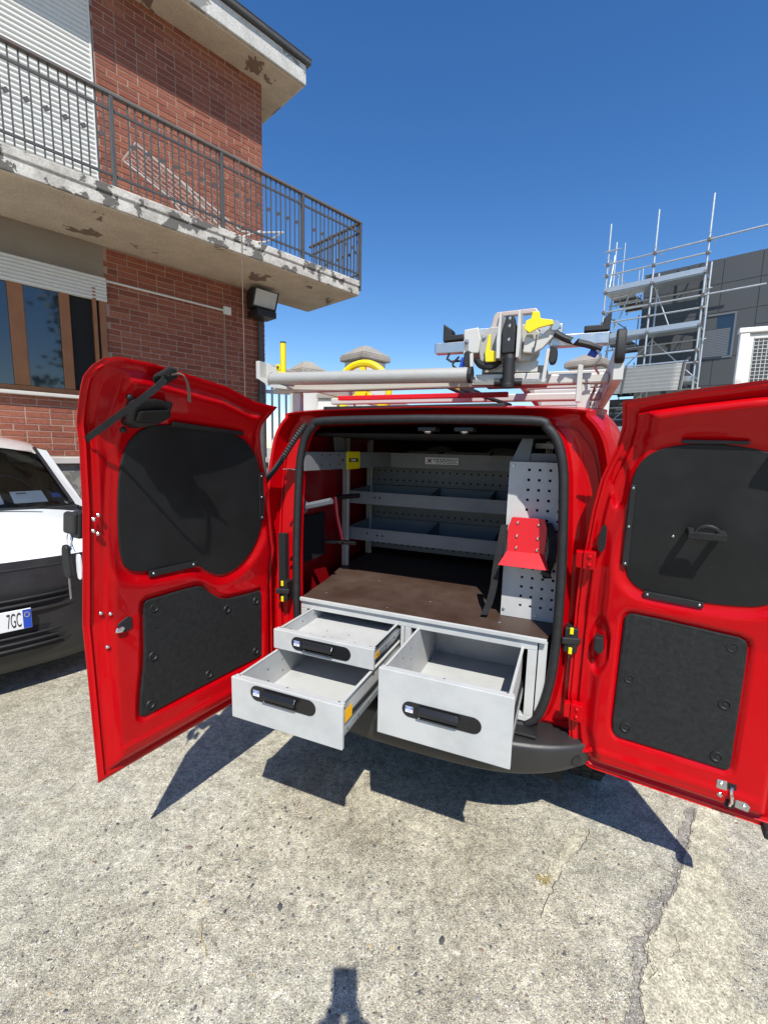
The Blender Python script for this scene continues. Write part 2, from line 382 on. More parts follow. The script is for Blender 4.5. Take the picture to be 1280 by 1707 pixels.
crack([(.83, 1.16), (.86, 1.13), (.93, 1.16), (.95, 1.21)], .0012, 33).build('crack', 'crack_strip', ground)
ce = MB(); left = jag([(x - .035 - .02 * math.sin(i * 1.9), y + .006) for i, (x, y) in enumerate(CR)], .010, 9, False, 41); ce.prism(left + [(x, y) for x, y in CR][::-1], lambda u, v, h: (u, v, h), -.02, .0025)
tag(ce.build('crumbled_edge', 'crumbled'), 'darker crumbled strip of concrete along the repair', kind='structure')
# loose and half-sunk stones
n, L, b = nodes('pebble_mix')
gi = N(n, 'ShaderNodeNewGeometry'); rp = ramp(n, [(0, (.05, .052, .056)), (.16, (.10, .10, .10)), (.3, (.22, .15, .11)), (.45, (.24, .21, .18)), (.6, (.36, .33, .28)), (.78, (.20, .19, .18)), (.9, (.50, .47, .42)), (1, (.44, .33, .17))])
L.new(gi.outputs['Random Per Island'], rp.inputs[0]); L.new(rp.outputs[0], b.inputs['Base Color']); b.inputs['Roughness'].default_value = .7
rp_ = random.Random(5); pb = MB()
OCT = [(1, 0, 0), (.62, .66, .1), (-.3, .9, 0), (-1, .15, 0), (-.55, -.7, .05), (.35, -.85, 0), (.1, .1, .8), (0, 0, -.6)]
OF = [(i, (i + 1) % 6, 6) for i in range(6)] + [((i + 1) % 6, i, 7) for i in range(6)]
def pebble(x, y, s, e=1.4):
    a = rp_.uniform(0, 6.28); ca, sa = math.cos(a), math.sin(a); zz = s * rp_.uniform(.05, .25)
    pb.add([(x + (vx * e * ca - vy * sa) * s, y + (vx * e * sa + vy * ca) * s, zz - .6 * s * .2 + vz * s * .45) for vx, vy, vz in OCT], OF)
for i in range(2600):
    y = .86 + rp_.random() ** 1.6 * 3.2; x = rp_.uniform(-1.05, 1.15) * y * 1.02
    pebble(x, y, rp_.choice([.002, .0025, .003, .003, .004, .005]) * rp_.uniform(.8, 1.3))
for i in range(200):
    y = rp_.uniform(1.2, 1.75); x = rp_.gauss(-.45, .28); pebble(x, y, rp_.uniform(.003, .0065), 1.7)
for x, y in [(-.70, 1.48), (-.55, 1.37), (-.53, 1.35), (-.31, 1.27), (-.22, 1.29), (.95, 1.71), (.57, 1.64), (.21, 1.18), (.25, 1.15)]: pebble(x, y, .010, 1.6)
tag(pb.build('pebbles', 'pebble_mix'), 'small stones showing at the surface of the concrete', kind='stuff')
tf = MB()
for i in range(46):
    a = rp_.uniform(0, 6.28); r = rp_.uniform(.008, .036); x, y = .60 + rp_.uniform(-.012, .012), 1.38 + rp_.uniform(-.008, .008)
    tf.tube([(x, y, .002), (x + math.cos(a) * r * .6, y + math.sin(a) * r * .5, .006 + rp_.random() * .008), (x + math.cos(a) * r, y + math.sin(a) * r * .8, .003 + rp_.random() * .006)], .0007, 4)
tag(tf.build('dry_grass_tuft', 'straw'), 'small dry straw coloured grass tuft on the pavement', 'grass tuft')
tw = MB().tube([(-.545, 1.21, .004), (-.535, 1.19, .006), (-.528, 1.165, .005), (-.505, 1.145, .004), (-.495, 1.12, .004)], .0016, 5)
tag(tw.build('dry_twig', 'straw', smooth=True), 'thin dry curved stalk lying on the pavement', 'twig')

# ================================================================== BRICK HOUSE  (x along the wall, -y out of it)
BK = (-1.6936, 6.4, GZ); BR = math.radians(90) - .7647
house = thing('brick_house', 'two storey red brick house with wraparound balcony and roller shutters', 'house', BK, BR)
A0 = -6.5
wall = MB()
wall.box(A0, -.0025, .05, 0 - .012, 7, 6.1)
wallo = wall.build('wall', 'mortar', house)
# bricks
def openings(a0, a1, z):
    """parts of a course that carry brick"""
    if z < 1.40: return []
    if z < 2.0: return [(A0, 0)]
    if z < 3.57: return [(-1.915, 0)]
    if z < 3.76: return []
    if z < 5.92: return [(-1.905, 0)]
    return [(A0, 0)] if z < 6.06 else []
BL, BH, JO = .190, .0535, .0085
def brick_mesh(l, k):
    r = random.Random(k); c = .003; j = lambda: r.uniform(-.0015, .0015)
    x0, x1, y0, y1, z0, z1 = -l / 2, l / 2, -.006, .03, -BH / 2, BH / 2
    b_ = MB(); b_.add([(x0 + j(), y0 + c, z0 + j()), (x1 + j(), y0 + c, z0 + j()), (x1 + j(), y0 + c, z1 + j()), (x0 + j(), y0 + c, z1 + j()),
                       (x0 + c, y0 + j(), z0 + c), (x1 - c, y0 + j(), z0 + c), (x1 - c, y0 + j(), z1 - c), (x0 + c, y0 + j(), z1 - c),
                       (x0, y1, z0), (x1, y1, z0), (x1, y1, z1), (x0, y1, z1)],
                      [(4, 5, 6, 7), (0, 1, 5, 4), (1, 2, 6, 5), (2, 3, 7, 6), (3, 0, 4, 7), (8, 9, 1, 0), (9, 10, 2, 1), (10, 11, 3, 2), (11, 8, 0, 3)])
    return b_
BRM = {}
def bm_get(l, k):
    key = (round(l, 3), k)
    if key not in BRM:
        me = brick_mesh(l, k).mesh('brick'); me.materials.append(M['brick']); BRM[key] = me
    return BRM[key]
cand = []; row = 0; z = 1.40 + BH / 2; rb = random.Random(11)
while z < 6.08:
    for (s0, s1) in openings(0, 0, z - BH / 2 + .004):
        x = s1; first = True
        while x > s0 + .03:
            l = BL
            if first: l = BL if row % 2 == 0 else (BL - JO) / 2
            elif rb.random() < .07: l = (BL - JO) / 2
            first = False
            l = min(l, x - s0)
            if l > .03: cand.append((x - l / 2, z, l))
            x -= l + JO
    row += 1; z += BH + JO
def vis(c):
    a, zz, l = c
    if a < -2.95 or (zz < 2.0 and a > -2.1): return 1e6
    if zz > 5.85 - (a + 1.9) * -.14 and a < -1.5: return 1e5
    d = math.hypot(a + 6.5, zz - 1.5); 
    return -l * 10 + (0 if zz > 2 else .3) + abs(a + 1.1) * .4 + abs(zz - 3.6) * .12
cand.sort(key=vis)
for i, (a, zz, l) in enumerate(cand[:300]):
    o = bpy.data.objects.new('brick', bm_get(l, i % 5)); COL.objects.link(o); o.parent = wallo; o.location = (a, rb.uniform(-.002, .0015), zz)
bf = MB()
for a, zz, l in cand[300:]:
    t = brick_mesh(l, rb.randrange(5)); dy = rb.uniform(-.002, .0015); bf.add([(x + a, y + dy, q + zz) for x, y, q in t.v], t.f)
tag(bf.build('brick_courses', 'brick', wallo), kind='stuff')
# side return of the house, plain brick coloured mass
MB().box(-.011, .01, .05, -.002, 7, 6.09).build('side_wall', 'brick', house)
pl_ = MB().box(A0, -.03, .05, .02, .05, 1.31); pl_.build('plinth', 'plinth_stone', house)
MB().box(A0, -.075, 1.315, .05, .04, 1.385).build('plinth_ledge', 'stone_sill', house, bevel=.008)
# lower window
MB().box(A0, -.006, 3.25, -1.918, .03, 3.575).build('lintel', 'plaster_grey', house)
MB().box(A0, -.07, 1.985, -1.90, .16, 2.02).build('sill', 'stone_sill', house, bevel=.006)
MB().box(A0, -.006, 2.03, -1.92, -.003, 3.24).build('room_dark_sheet', 'dark_room', house)  # flat dark sheet stands in for the unlit room behind the panes
wn = MB(); wn.box(-3.60, -.035, 2.022, -1.925, -.008, 2.075); wn.box(-1.985, -.030, 2.075, -1.925, -.008, 3.24); wn.box(-3.60, -.033, 3.16, -1.99, -.008, 3.24)
win = wn.build('window', 'wood', house, bevel=.005)
for x0, x1 in ((-3.15, -3.08), (-2.735, -2.615), (-2.335, -2.245)):
    MB().box(x0, -.038, 2.077, x1, -.009, 3.158).build('mullion', 'wood', win, bevel=.006)
for x0, x1 in ((-3.58, -3.152), (-3.078, -2.738), (-2.612, -2.338)):
    MB().box(x0, -.020, 2.077, x1, -.014, 3.158).build('pane', 'pane', win)
cas = MB()   # the right sash stands open, leaning into the room's dark
cas.bar((-2.03, -.03, 2.10), (-2.03, -.03, 3.14), .05, .035, (1, 0, 0)); cas.build('open_sash', 'wood', win, bevel=.004)
MB().box(-2.243, -.014, 2.078, -1.988, -.009, 3.157).build('opening', 'dark_room', win)  # dark sheet in place of the unlit room behind the open sash
for k in range(7):
    zz = 3.015 + k * .034
    MB().prism([(-.055, 0), (-.05, .012), (-.065, .022), (-.055, .033), (-.01, .033), (-.01, 0)], lambda u, v, h, zz=zz: (h, u, zz + v), A0, -1.912).build('shutter_slat', 'white_pvc', house)
# upper shutter
ush = MB().box(A0, -.006, 3.76, -1.912, .018, 5.9); usho = ush.build('shutter', 'shutter_grey', house)
for k in range(46):
    zz = 3.80 + k * .0455
    MB().prism([(0, 0), (-.010, .006), (-.016, .022), (-.012, .038), (0, .043)], lambda u, v, h, zz=zz: (h, u - .0065, zz + v), A0, -1.925).build('slat', 'white_pvc', usho, smooth=True, ang=60)
MB().box(-1.925, -.025, 3.77, -1.908, .01, 5.9).build('shutter_guide', 'white_pvc', house)
MB().box(A0, -.045, 5.86, -1.90, .02, 6.09).build('shutter_box', 'plaster_grey', house, bevel=.01)
# eaves
ev = MB(); ev.box(A0, -.37, 6.10, .37, 7.3, 6.33); ev.build('eaves', 'soffit_paint', house, bevel=.01)
fa = MB(); fa.box(A0, -.405, 6.115, .405, -.372, 6.34); fa.box(.372, -.3715, 6.115, .405, 7.3, 6.34); fa.build('fascia', 'fascia', house, bevel=.008)
MB().box(A0, -.455, 6.345, .455, 7.3, 6.40).build('roof_edge', 'iron', house, bevel=.012)
rf = MB(); rf.prism([(-.46, 6.405), (3.2, 7.6), (7.3, 6.405)], lambda u, v, h: (h, u, v), A0, .46); rf.build('roof', 'plaster_grey', house)
# balcony
SA, SB = .88, -.92
sb = MB(); sb.prism([(A0, -.0), (A0, SB), (SA, SB), (SA, .2), (.0, .2), (.0, .0)], lambda u, v, h: (u, v, h), 3.58, 3.70)
slab = sb.build('balcony_slab', 'soffit_paint', house, bevel=.012)
se = MB(); se.prism([(A0, -.012), (A0, SB - .025), (SA + .025, SB - .025), (SA + .025, .22), (.01, .22), (.01, -.012)], lambda u, v, h: (u, v, h), 3.70, 3.775); se.build('slab_lip', 'slab_edge', slab, bevel=.01)
sf = MB(); sf.box(A0, SB - .012, 3.592, SA + .012, SB + .002, 3.705); sf.box(SA - .002, SB + .003, 3.592, SA + .012, .2, 3.705); sf.build('slab_fascia', 'slab_edge', slab, bevel=.006)
RZ, RY = 4.52, SB + .01
rail = thing('balcony_railing', 'dark wrought iron balcony railing with small diamond plates', 'railing', BK, BR)
RX = SA + .03
rt_ = MB(); rt_.box(A0, RY - .025, RZ - .022, RX + .02, RY + .025, RZ + .004); rt_.build('top_rail', 'iron_rusty', rail, bevel=.004)
MB().box(RX - .02, RY + .028, RZ - .022, RX + .02, .2, RZ + .003).build('top_rail', 'iron_rusty', rail, bevel=.004)
for z_ in (RZ - .13, 3.87):
    MB().box(A0, RY - .008, z_ - .01, RX, RY + .008, z_ + .01).build('rail', 'iron', rail)
    MB().box(RX - .008, RY + .01, z_ - .01, RX + .008, .2, z_ + .01).build('rail', 'iron', rail)
for a in (-4.05, -3.04, -2.03, -1.03, -.02, RX):
    MB().box(a - .016, RY - .022, 3.66, a + .016, RY + .022, RZ - .023).build('post', 'iron', rail, bevel=.003)
def baluster_me(nm):
    m_ = MB().box(-.0055, -.0055, 3.80, .0055, .0055, RZ - .023).mesh(nm); m_.materials.append(M['iron']); return m_
bme = baluster_me('baluster'); dm = MB().prism([(-.026, 0), (0, -.026), (.026, 0), (0, .026)], lambda u, v, h: (u + v * .25, h, v), -.004, .004).mesh('diamond_plate'); dm.materials.append(M['iron'])
def put(me, nm, par, loc, rz=0.):
    o = bpy.data.objects.new(nm, me); COL.objects.link(o); o.parent = par; o.location = loc; o.rotation_euler = (0, 0, rz); return o
a = -3.0
while a < RX - .05:
    if min(abs(a - q) for q in (-3.04, -2.03, -1.03, -.02, RX)) > .05:
        put(bme, 'baluster', rail, (a - .03, RY, 0)); put(bme, 'baluster', rail, (a + .03, RY, 0)); put(dm, 'diamond_plate', rail, (a, RY, 4.17))
    a += .126
b_ = RY + .09
while b_ < .15:
    put(bme, 'baluster', rail, (RX, b_ - .03, 0)); put(bme, 'baluster', rail, (RX, b_ + .03, 0)); put(dm, 'diamond_plate', rail, (RX, b_, 4.17), math.pi / 2); b_ += .126
# clothes airer folded against the wall on the balcony
air = thing('clothes_airer', 'white wire clothes airer standing behind the balcony railing', 'clothes airer', BK, BR)
def rod(par, pts, r, m_, nm): return MB().tube(pts, r, 6).build(nm, m_, par, smooth=True)
for yy in (-.55, -.16):
    rod(air, [(-1.72, yy, 4.42), (-.62, yy, 4.00), (-.40, yy, 4.06), (-.05, yy, 4.18)], .009, 'white_pvc', 'frame_tube')
    rod(air, [(-1.30, yy, 4.26), (-.66, yy, 3.80)], .008, 'white_pvc', 'leg'); rod(air, [(-.35, yy, 4.10), (-.85, yy, 3.80)], .008, 'white_pvc', 'leg')
rod(air, [(-1.72, -.55, 4.42), (-1.72, -.16, 4.42)], .009, 'white_pvc', 'frame_tube'); rod(air, [(-.05, -.55, 4.18), (-.05, -.16, 4.18)], .009, 'white_pvc', 'frame_tube')
for k in range(7):
    t = .12 + k * .13
    rod(air, [(-1.72 + t * 1.1, -.55, 4.42 - t * .42), (-1.72 + t * 1.1, -.16, 4.42 - t * .42)], .003, 'white_pvc', 'wire')
for k in range(5):
    yy = -.49 + k * .07
    rod(air, [(-1.70, yy, 4.412), (-.62, yy, 4.00)], .003, 'white_pvc', 'wire')
# hanging cord, conduit, junction box, floodlight, downpipe
cdm = MB().tube([(-.86, -.965, 4.48), (-.86, -.972, 4.0), (-.85, -.968, 3.2), (-.845, -.966, 1.6)], .004, 6)
co = cdm.build('hanging_cord', 'cord', None, smooth=True); co.location = BK; co.rotation_euler = (0, 0, BR); tag(co, 'thin pale cord hanging down from the balcony railing', 'cord')
cn = MB().tube([(-1.90, -.02, 3.235), (-.6, -.02, 3.235)], .011, 8); cn.build('conduit', 'white_pvc', house, smooth=True)
MB().box(-.60, -.045, 3.19, -.50, -.008, 3.285).build('junction_box', 'white_pvc', house, bevel=.006)
MB().box(-.585, -.016, 1.9, -.575, -.008, 3.188).build('cable', 'mortar', house)
fl = thing('floodlight', 'black floodlight with pale glass under the balcony at the house corner', 'floodlight', BK, BR)
fb = MB(); fb.prism([(-.10, 3.30), (-.22, 3.31), (-.31, 3.53), (-.20, 3.55), (-.10, 3.50)], lambda u, v, h: (h, u, v), -.32, .03); fb.build('housing', 'black_plastic', fl, bevel=.008)
gl = MB(); gl.prism([(-.2385, 3.335), (-.2355, 3.335), (-.3105, 3.515), (-.3135, 3.515)], lambda u, v, h: (h, u - .002, v), -.30, .01); gl.build('glass', 'glass_lamp', fl)
fr = MB(); 
for x0, x1, t0, t1 in ((-.32, -.30, 0, 1), (.01, .03, 0, 1)): fr.prism([(-.235, 3.31), (-.225, 3.31), (-.315, 3.53), (-.325, 3.53)], lambda u, v, h: (h, u, v), x0, x1)
fr.build('frame', 'black_plastic', fl)
MB().box(-.28, -.30, 3.21, .0, -.05, 3.288).build('ballast_box', 'black_plastic', fl, bevel=.006)
MB().bar((-.14, -.10, 3.25), (-.14, .0, 3.25), .08, .05).build('bracket', 'iron', fl)
dp = MB().cyl((-.09, -.045, 1.3), (-.09, -.045, 3.2), .032, 14); dp.cyl((-.09, -.05, 1.2), (-.09, -.05, 2.25), .045, 14)
dp.build('downpipe', 'iron', house, smooth=True)

# ================================================================== GATE PILLARS, FENCE
def pillar(x, y, h, hw, label, rz=.78):
    t = thing('gate_pillar', label, 'pillar', (x, y, GZ), rz, 'white gate pillars behind the van')
    MB().box(-hw * .80, -hw * .80, .05, hw * .80, hw * .80, h - .20).build('shaft', 'white_wall', t, bevel=.01)
    c_ = MB().box(-hw, -hw, h - .195, hw, hw, h - .12)
    c_.build('cap', 'cap_stone', t, bevel=.015)
    k = hw * .98; r_ = MB().add([(-k, -k, h - .119), (k, -k, h - .119), (k, k, h - .119), (-k, k, h - .119), (-k * .25, -k * .25, h), (k * .25, -k * .25, h), (k * .25, k * .25, h), (-k * .25, k * .25, h)],
                                [(0, 3, 2, 1), (4, 5, 6, 7), (0, 1, 5, 4), (1, 2, 6, 5), (2, 3, 7, 6), (3, 0, 4, 7)]); r_.build('cap_top', 'cap_stone', t, bevel=.01)
    return t
pillar(-1.08, 6.2, 2.67, .205, 'white gate pillar with stone cap next to the yellow post')
pillar(-.29, 6.0, 2.84, .235, 'white gate pillar with dark stone cap above the yellow wheel')
pillar(2.72, 6.2, 2.86, .26, 'white gate pillar half hidden behind the ladder clamp')
fe = thing('white_fence', 'white vertical bar fence between the brick house and the gate pillars', 'fence', (-1.42, 6.75, GZ), math.radians(20))
for z_ in (.5, 2.30):
    MB().box(-.7, -.015, z_, .25, .015, z_ + .05).build('rail', 'white_fence', fe)
fm = MB().box(-.016, -.012, .1, .016, .012, 2.42).mesh('bar'); fm.materials.append(M['white_fence'])
for k in range(10): put(fm, 'bar', fe, (-.66 + k * .1, 0, 0))
bw = thing('boundary_wall', 'low white wall running between the gate pillars', 'wall', (-.685, 6.1, GZ), math.atan2(-.2, .79))
MB().box(-.22, -.08, .05, .21, .08, 2.18).build('panel', 'white_wall', bw, bevel=.01); MB().box(-.22, -.11, 2.182, .21, .11, 2.25).build('coping', 'cap_stone', bw, bevel=.01)
bw2 = thing('boundary_wall', 'long low white wall behind the nose of the red van', 'wall', (1.2, 6.4, GZ), .06)
MB().box(-1.25, -.08, .05, 1.30, .08, 1.95).build('panel', 'white_wall', bw2, bevel=.01); MB().box(-1.26, -.11, 1.952, 1.31, .11, 2.02).build('coping', 'cap_stone', bw2, bevel=.01)

# ================================================================== SCAFFOLD AND GREY BUILDING
S0 = (11.244, 17.0, GZ); SR = -.7647
LB = 1
gb = thing('grey_building', 'dark grey panel clad building with a shuttered window behind the scaffolding', 'building', S0, SR)
core = MB().box(-2.2, 1.06, .05, 14, 10, 8.73); core.build('wall', 'panel_joint', gb)
zs_ = [.05, 1.2, 2.25, 3.3, 4.2, 5.22, 6.24, 6.83, 7.85, 8.75]; xs_ = [-2.25, -.75, .36, 1.47, 2.6, 3.7, 4.8, 5.9, 7.0, 9, 11, 14]
for i in range(len(xs_) - 1):
    for j in range(len(zs_) - 1):
        x0, x1, z0, z1 = xs_[i], xs_[i + 1], zs_[j], zs_[j + 1]
        if x0 < .9 and x1 > .2 and z0 >= 5.2 and z1 <= 6.84 and x1 > .4: continue
        MB().box(x0 + .012, 1.03, z0 + .012, x1 - .012, 1.075, z1 - .012).build('panel', 'panel_grey', gb)
MB().box(.93, 1.03, 5.232, 1.458, 1.075, 6.82).build('panel', 'panel_grey', gb)
ww = MB().box(.33, 1.0, 5.18, .93, 1.06, 5.24); ww.box(.87, 1.0, 5.242, .93, 1.06, 6.72); ww.box(.05, 1.0, 6.722, .93, 1.06, 6.79); ww.box(-.05, 1.0, 5.18, .329, 1.06, 5.24)
wo = ww.build('window', 'shutter_grey', gb)
MB().box(-.05, 1.045, 5.24, .868, 1.05, 6.72).build('pane', 'pane', wo)
for k in range(17): MB().box(-.05, 1.025, 5.26 + k * .058, .78, 1.043, 5.26 + k * .058 + .045).build('slat', 'shutter_grey', wo)
lbk = MB().box(-6.0, 1.3, .05, -2.3, 9, 3.9); lbk.build('lower_block', 'panel_grey', gb)
for k in range(15): MB().box(-6.02, 1.24, .3 + k * .24, -2.28, 1.30, .3 + k * .24 + .17).build('cladding_board', 'panel_grey', gb)
sf_ = thing('scaffolding', 'galvanised tube scaffolding tower with platforms against the grey building', 'scaffolding', S0, SR)
PR_ = .036
def tubep(nm, p0, p1, r=PR_, m_='galv_dull'): return MB().cyl(p0, p1, r, 8).build(nm, m_, sf_, smooth=True)
for x in (0, -1.69, -3.37):
    tubep('standard', (x, 0, .05), (x, 0, 10.64 if x else 10.62))
for x in (.0, -1.69, -3.37):
    tubep('standard', (x + .02, .75, .05), (x + .02, .75, 10.2 if x < -3 else 8.6))
for z_, xa, xb in ((9.11, -3.5, 1.65), (8.68, -3.5, .1), (7.26, -3.4, 1.75), (6.84, -3.4, .15), (5.37, -2.5, .1), (4.94, -2.5, .1), (9.6, -3.5, -2.9)):
    tubep('ledger', (xa, -.04, z_), (xb, -.04, z_), .032)
for x in (0, -1.69, -3.37):
    for z_ in (8.0, 6.2, 4.4, 9.3, 7.3, 2.6):
        tubep('transom', (x, -.1, z_ + .04), (x, .95, z_ + .04), .022)
for x0, x1 in ((-3.42, -1.72), (-1.67, .03)):
    for z_ in (8.06, 6.24, 4.3, 2.5):
        for q in range(2):
            MB().box(x0 + .01, .02 + q * .36, z_ - .06, x1 - .01, .36 + q * .36, z_).build('deck_plank', 'galv_dull', sf_)
        MB().box(x0, -.035, z_ - .02, x1, -.005, z_ + .17).build('toe_board', 'galv_dull', sf_)
for z0 in (6.3, 8.15, 4.4):
    tubep('brace', (-3.37, .35, z0), (-3.37, .75, z0 + 1.6), .02); tubep('brace', (0, .1, z0), (0, .72, z0 - 1.4), .02)
tubep('brace', (-1.0, .4, 6.3), (-1.66, .4, 7.95), .02); tubep('brace', (-3.2, .5, 6.3), (-2.6, .5, 7.95), .03)
for x in (0, -1.69, -3.37):
    for z_ in (9.11, 8.68, 7.26, 6.84, 5.37, 4.94, 8.04, 6.24):
        MB().box(x - .05, -.085, z_ - .05, x + .05, .03, z_ + .05).build('coupler', 'iron_rusty', sf_)
for x in (-3.1, -2.4): tubep('standard', (x, 1.0 if x < -3 else .8, 7.6), (x, 1.0 if x < -3 else .8, 10.2 if x < -3 else 8.9), .022)
for z_ in (8.06, 6.24, 4.3):
    for q in range(3): MB().box(-3.40 + q * .30, .80, z_ - .06, -3.12 + q * .30, 3.2, z_).build('deck_plank', 'galv_dull', sf_)
    for y_ in (1.2, 2.0, 2.8): MB().box(-3.42, y_, z_ - .12, -2.48, y_ + .06, z_ - .062).build('bearer', 'iron', sf_)
    MB().box(-3.45, .80, z_ + .003, -3.42, 3.2, z_ + .16).build('toe_board', 'galv_dull', sf_)
    for y_ in (1.6, 3.1): tubep('guard_post', (-3.44, y_, z_ - .2), (-3.44, y_, z_ + 1.15), .028); tubep('guard_post', (-2.50, y_, z_ - .2), (-2.50, y_, z_ + 1.15), .028)
    for h_ in (.5, 1.05): tubep('ledger', (-3.44, .1, z_ + h_), (-3.44, 3.2, z_ + h_), .026)
for z_ in (5.9, 7.7, 4.1, 3.5, 3.0):
    tubep('ledger', (-3.45, .78, z_), (.12, .78, z_), .028)
for x0, x1, z0, z1 in ((-3.37, -1.69, 4.4, 6.1), (-1.69, 0, 6.1, 4.4), (-3.37, -1.69, 2.5, 4.2)):
    tubep('brace', (x0, .80, z0), (x1, .80, z1), .024)
cs = thing('corrugated_sheet', 'grey corrugated sheet metal canopy at the foot of the scaffolding', 'sheet metal', S0, SR)
def corr(u, v):
    x = -3.1 + u * 2.9; return (x, -.35 - .30 * v + .0, 4.92 - 1.0 * v + .02 * math.sin(v * 7 * 2 * math.pi))
cg = MB().grid(corr, 8, 90); cso = cg.build('sheet', 'sheet_metal', cs, smooth=True, ang=80)
sm_ = cso.modifiers.new('thick', 'SOLIDIFY'); sm_.thickness = .004
for x in (-2.2, -.25): MB().bar((x, -.37, 4.98), (x, -.72, 3.85), .05, .05).build('strut', 'iron', cs)
MB().bar((-2.7, -.34, 4.97), (-.15, -.34, 4.97), .05, .05).build('edge_tube', 'galv_dull', cs)
hp = thing('mesh_panel_frame', 'white rust stained steel frame with square mesh behind the right door', 'steel frame', (5.42, 7.2, GZ), -.45)
for nm, c in (('post', (-.02, -.05, .05, .10, .05, 3.42)), ('post', (1.7, -.05, .05, 1.82, .05, 3.42)), ('top_beam', (-.04, -.06, 3.424, 1.84, .06, 3.50)), ('top_block', (.55, -.05, 3.503, .80, .05, 3.60))):
    MB().box(*c).build(nm, 'rust_white', hp, bevel=.01)
MB().box(.104, -.02, .2, .16, .03, 3.40).build('inner_frame', 'white_pvc', hp); MB().box(.162, -.02, 3.34, 1.69, .03, 3.40).build('inner_frame', 'white_pvc', hp)
ms = MB()
for k in range(28): ms.box(.17 + k * .055, -.004, 1.2, .176 + k * .055, .004, 3.338)
for k in range(39): ms.box(.165, -.0085, 1.2 + k * .055, 1.69, -.0045, 1.206 + k * .055)
ms.build('mesh', 'white_pvc', hp)

# ================================================================== RED VAN  (x right, y forward, origin under the tailgate opening)
VO = Vector((.1148, 1.6905, GZ)); VR_ = -YAW
van = thing('red_van', 'red panel van with both rear doors open and fitted load bay', 'van', VO, VR_)
HALF = [((0, .545), (0, .50)), ((.40, .55), (.55, .50)), ((.46, .565), (.69, .515)), ((.50, .62), (.725, .58)), ((.527, .75), (.735, .75)), ((.535, .9), (.73, .95)),
        ((.535, 1.1), (.715, 1.15)), ((.53, 1.25), (.70, 1.30)), ((.522, 1.4), (.685, 1.42)), ((.513, 1.5), (.672, 1.50)), ((.49, 1.585), (.645, 1.60)), ((.455, 1.63), (.595, 1.668)),
        ((.40, 1.655), (.53, 1.695)), ((0, 1.662), (0, 1.71))]
def loop(half):
    h = catmull(half, 5); return [tuple(p) for p in h] + [(-p[0], p[1]) for p in h[-2:0:-1]]
OPEN = loop([a for a, b in HALF]); OUT = loop([b for a, b in HALF]); NL = len(OPEN)
def blend(t): return [((1 - t) * a[0] + t * b[0], (1 - t) * a[1] + t * b[1]) for a, b in zip(OUT, OPEN)]
def rings(m, R):
    k = len(R[0][0]); vs = [(x, y, z) for ring, y in R for x, z in ring]
    m.add(vs, [(i * k + j, i * k + (j + 1) % k, (i + 1) * k + (j + 1) % k, (i + 1) * k + j) for i in range(len(R) - 1) for j in range(k)])
def scl(ring, sx, top=None, bot=None, z0=.5, z1=1.71):
    o = []
    for x, z in ring:
        if top is not None or bot is not None:
            t = (z - z0) / (z1 - z0); z = (bot if bot is not None else z0) + t * ((top if top is not None else z1) - (bot if bot is not None else z0))
        o.append((x * sx, z))
    return o
body = MB()
rings(body, [(scl(OUT, .78, 1.0, .30), 3.72), (scl(OUT, 1.0, 1.08, .26), 3.5), (scl(OUT, 1.08, 1.16, .24), 3.0), (scl(OUT, 1.10, 1.70, .24), 2.35), (scl(OUT, 1.13, 1.76, .24), 1.7), (scl(OUT, 1.14, 1.765, .26), .9), (scl(OUT, 1.10, 1.745, .36), .35), (scl(OUT, 1.045, 1.722, .47), .10), (OUT, .02),
             (blend(.06), -.002), (blend(.14), .0), (blend(.20), .035), (blend(.26), .062), (blend(.55), .072), (blend(.80), .066), (blend(.87), .035), (blend(.90), .008), (blend(.975), .002), (blend(1.0), .006), (blend(1.02), .05)])
nose = [(x, 3.72, z) for x, z in scl(OUT, .78, 1.0, .30)]; body.add(nose, [tuple(range(len(nose)))])
body.build('body', 'red_paint', van, smooth=True, ang=50)
# inner liner of the load bay
IH = [(0, .56), (.45, .56), (.60, .575), (.64, .64), (.655, .8), (.655, 1.0), (.65, 1.2), (.635, 1.4), (.615, 1.52), (.57, 1.60), (.48, 1.64), (0, 1.655)]
IN = loop(IH)
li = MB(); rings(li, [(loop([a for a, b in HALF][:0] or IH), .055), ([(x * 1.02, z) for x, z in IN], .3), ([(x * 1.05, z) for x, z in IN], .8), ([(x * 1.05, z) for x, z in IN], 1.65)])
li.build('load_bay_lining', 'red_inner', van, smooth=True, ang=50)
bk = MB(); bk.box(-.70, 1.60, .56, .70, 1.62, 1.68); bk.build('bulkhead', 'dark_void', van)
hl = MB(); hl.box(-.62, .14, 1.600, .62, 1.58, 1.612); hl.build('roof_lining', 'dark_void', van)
for x in (-.33, .10):
    hr = MB().prism(chaikin([(-.13, 1.30), (.13, 1.30), (.11, 1.545), (.06, 1.575), (-.06, 1.575), (-.11, 1.545)], 2), lambda u, v, h, x=x: (u + x, h, v), 1.50, 1.57)
    hr.build('seat_headrest', 'steel_shelf', van, bevel=.01)
lp = MB(); lp.box(-.665, .16, .98, -.648, .44, 1.21); lp.build('wall_pocket', 'dark_void', van)
MB().tube([(x, .008, z) for x, z in blend(.985)], .0165, 8, True).build('door_seal', 'rubber', van, smooth=True, ang=80)
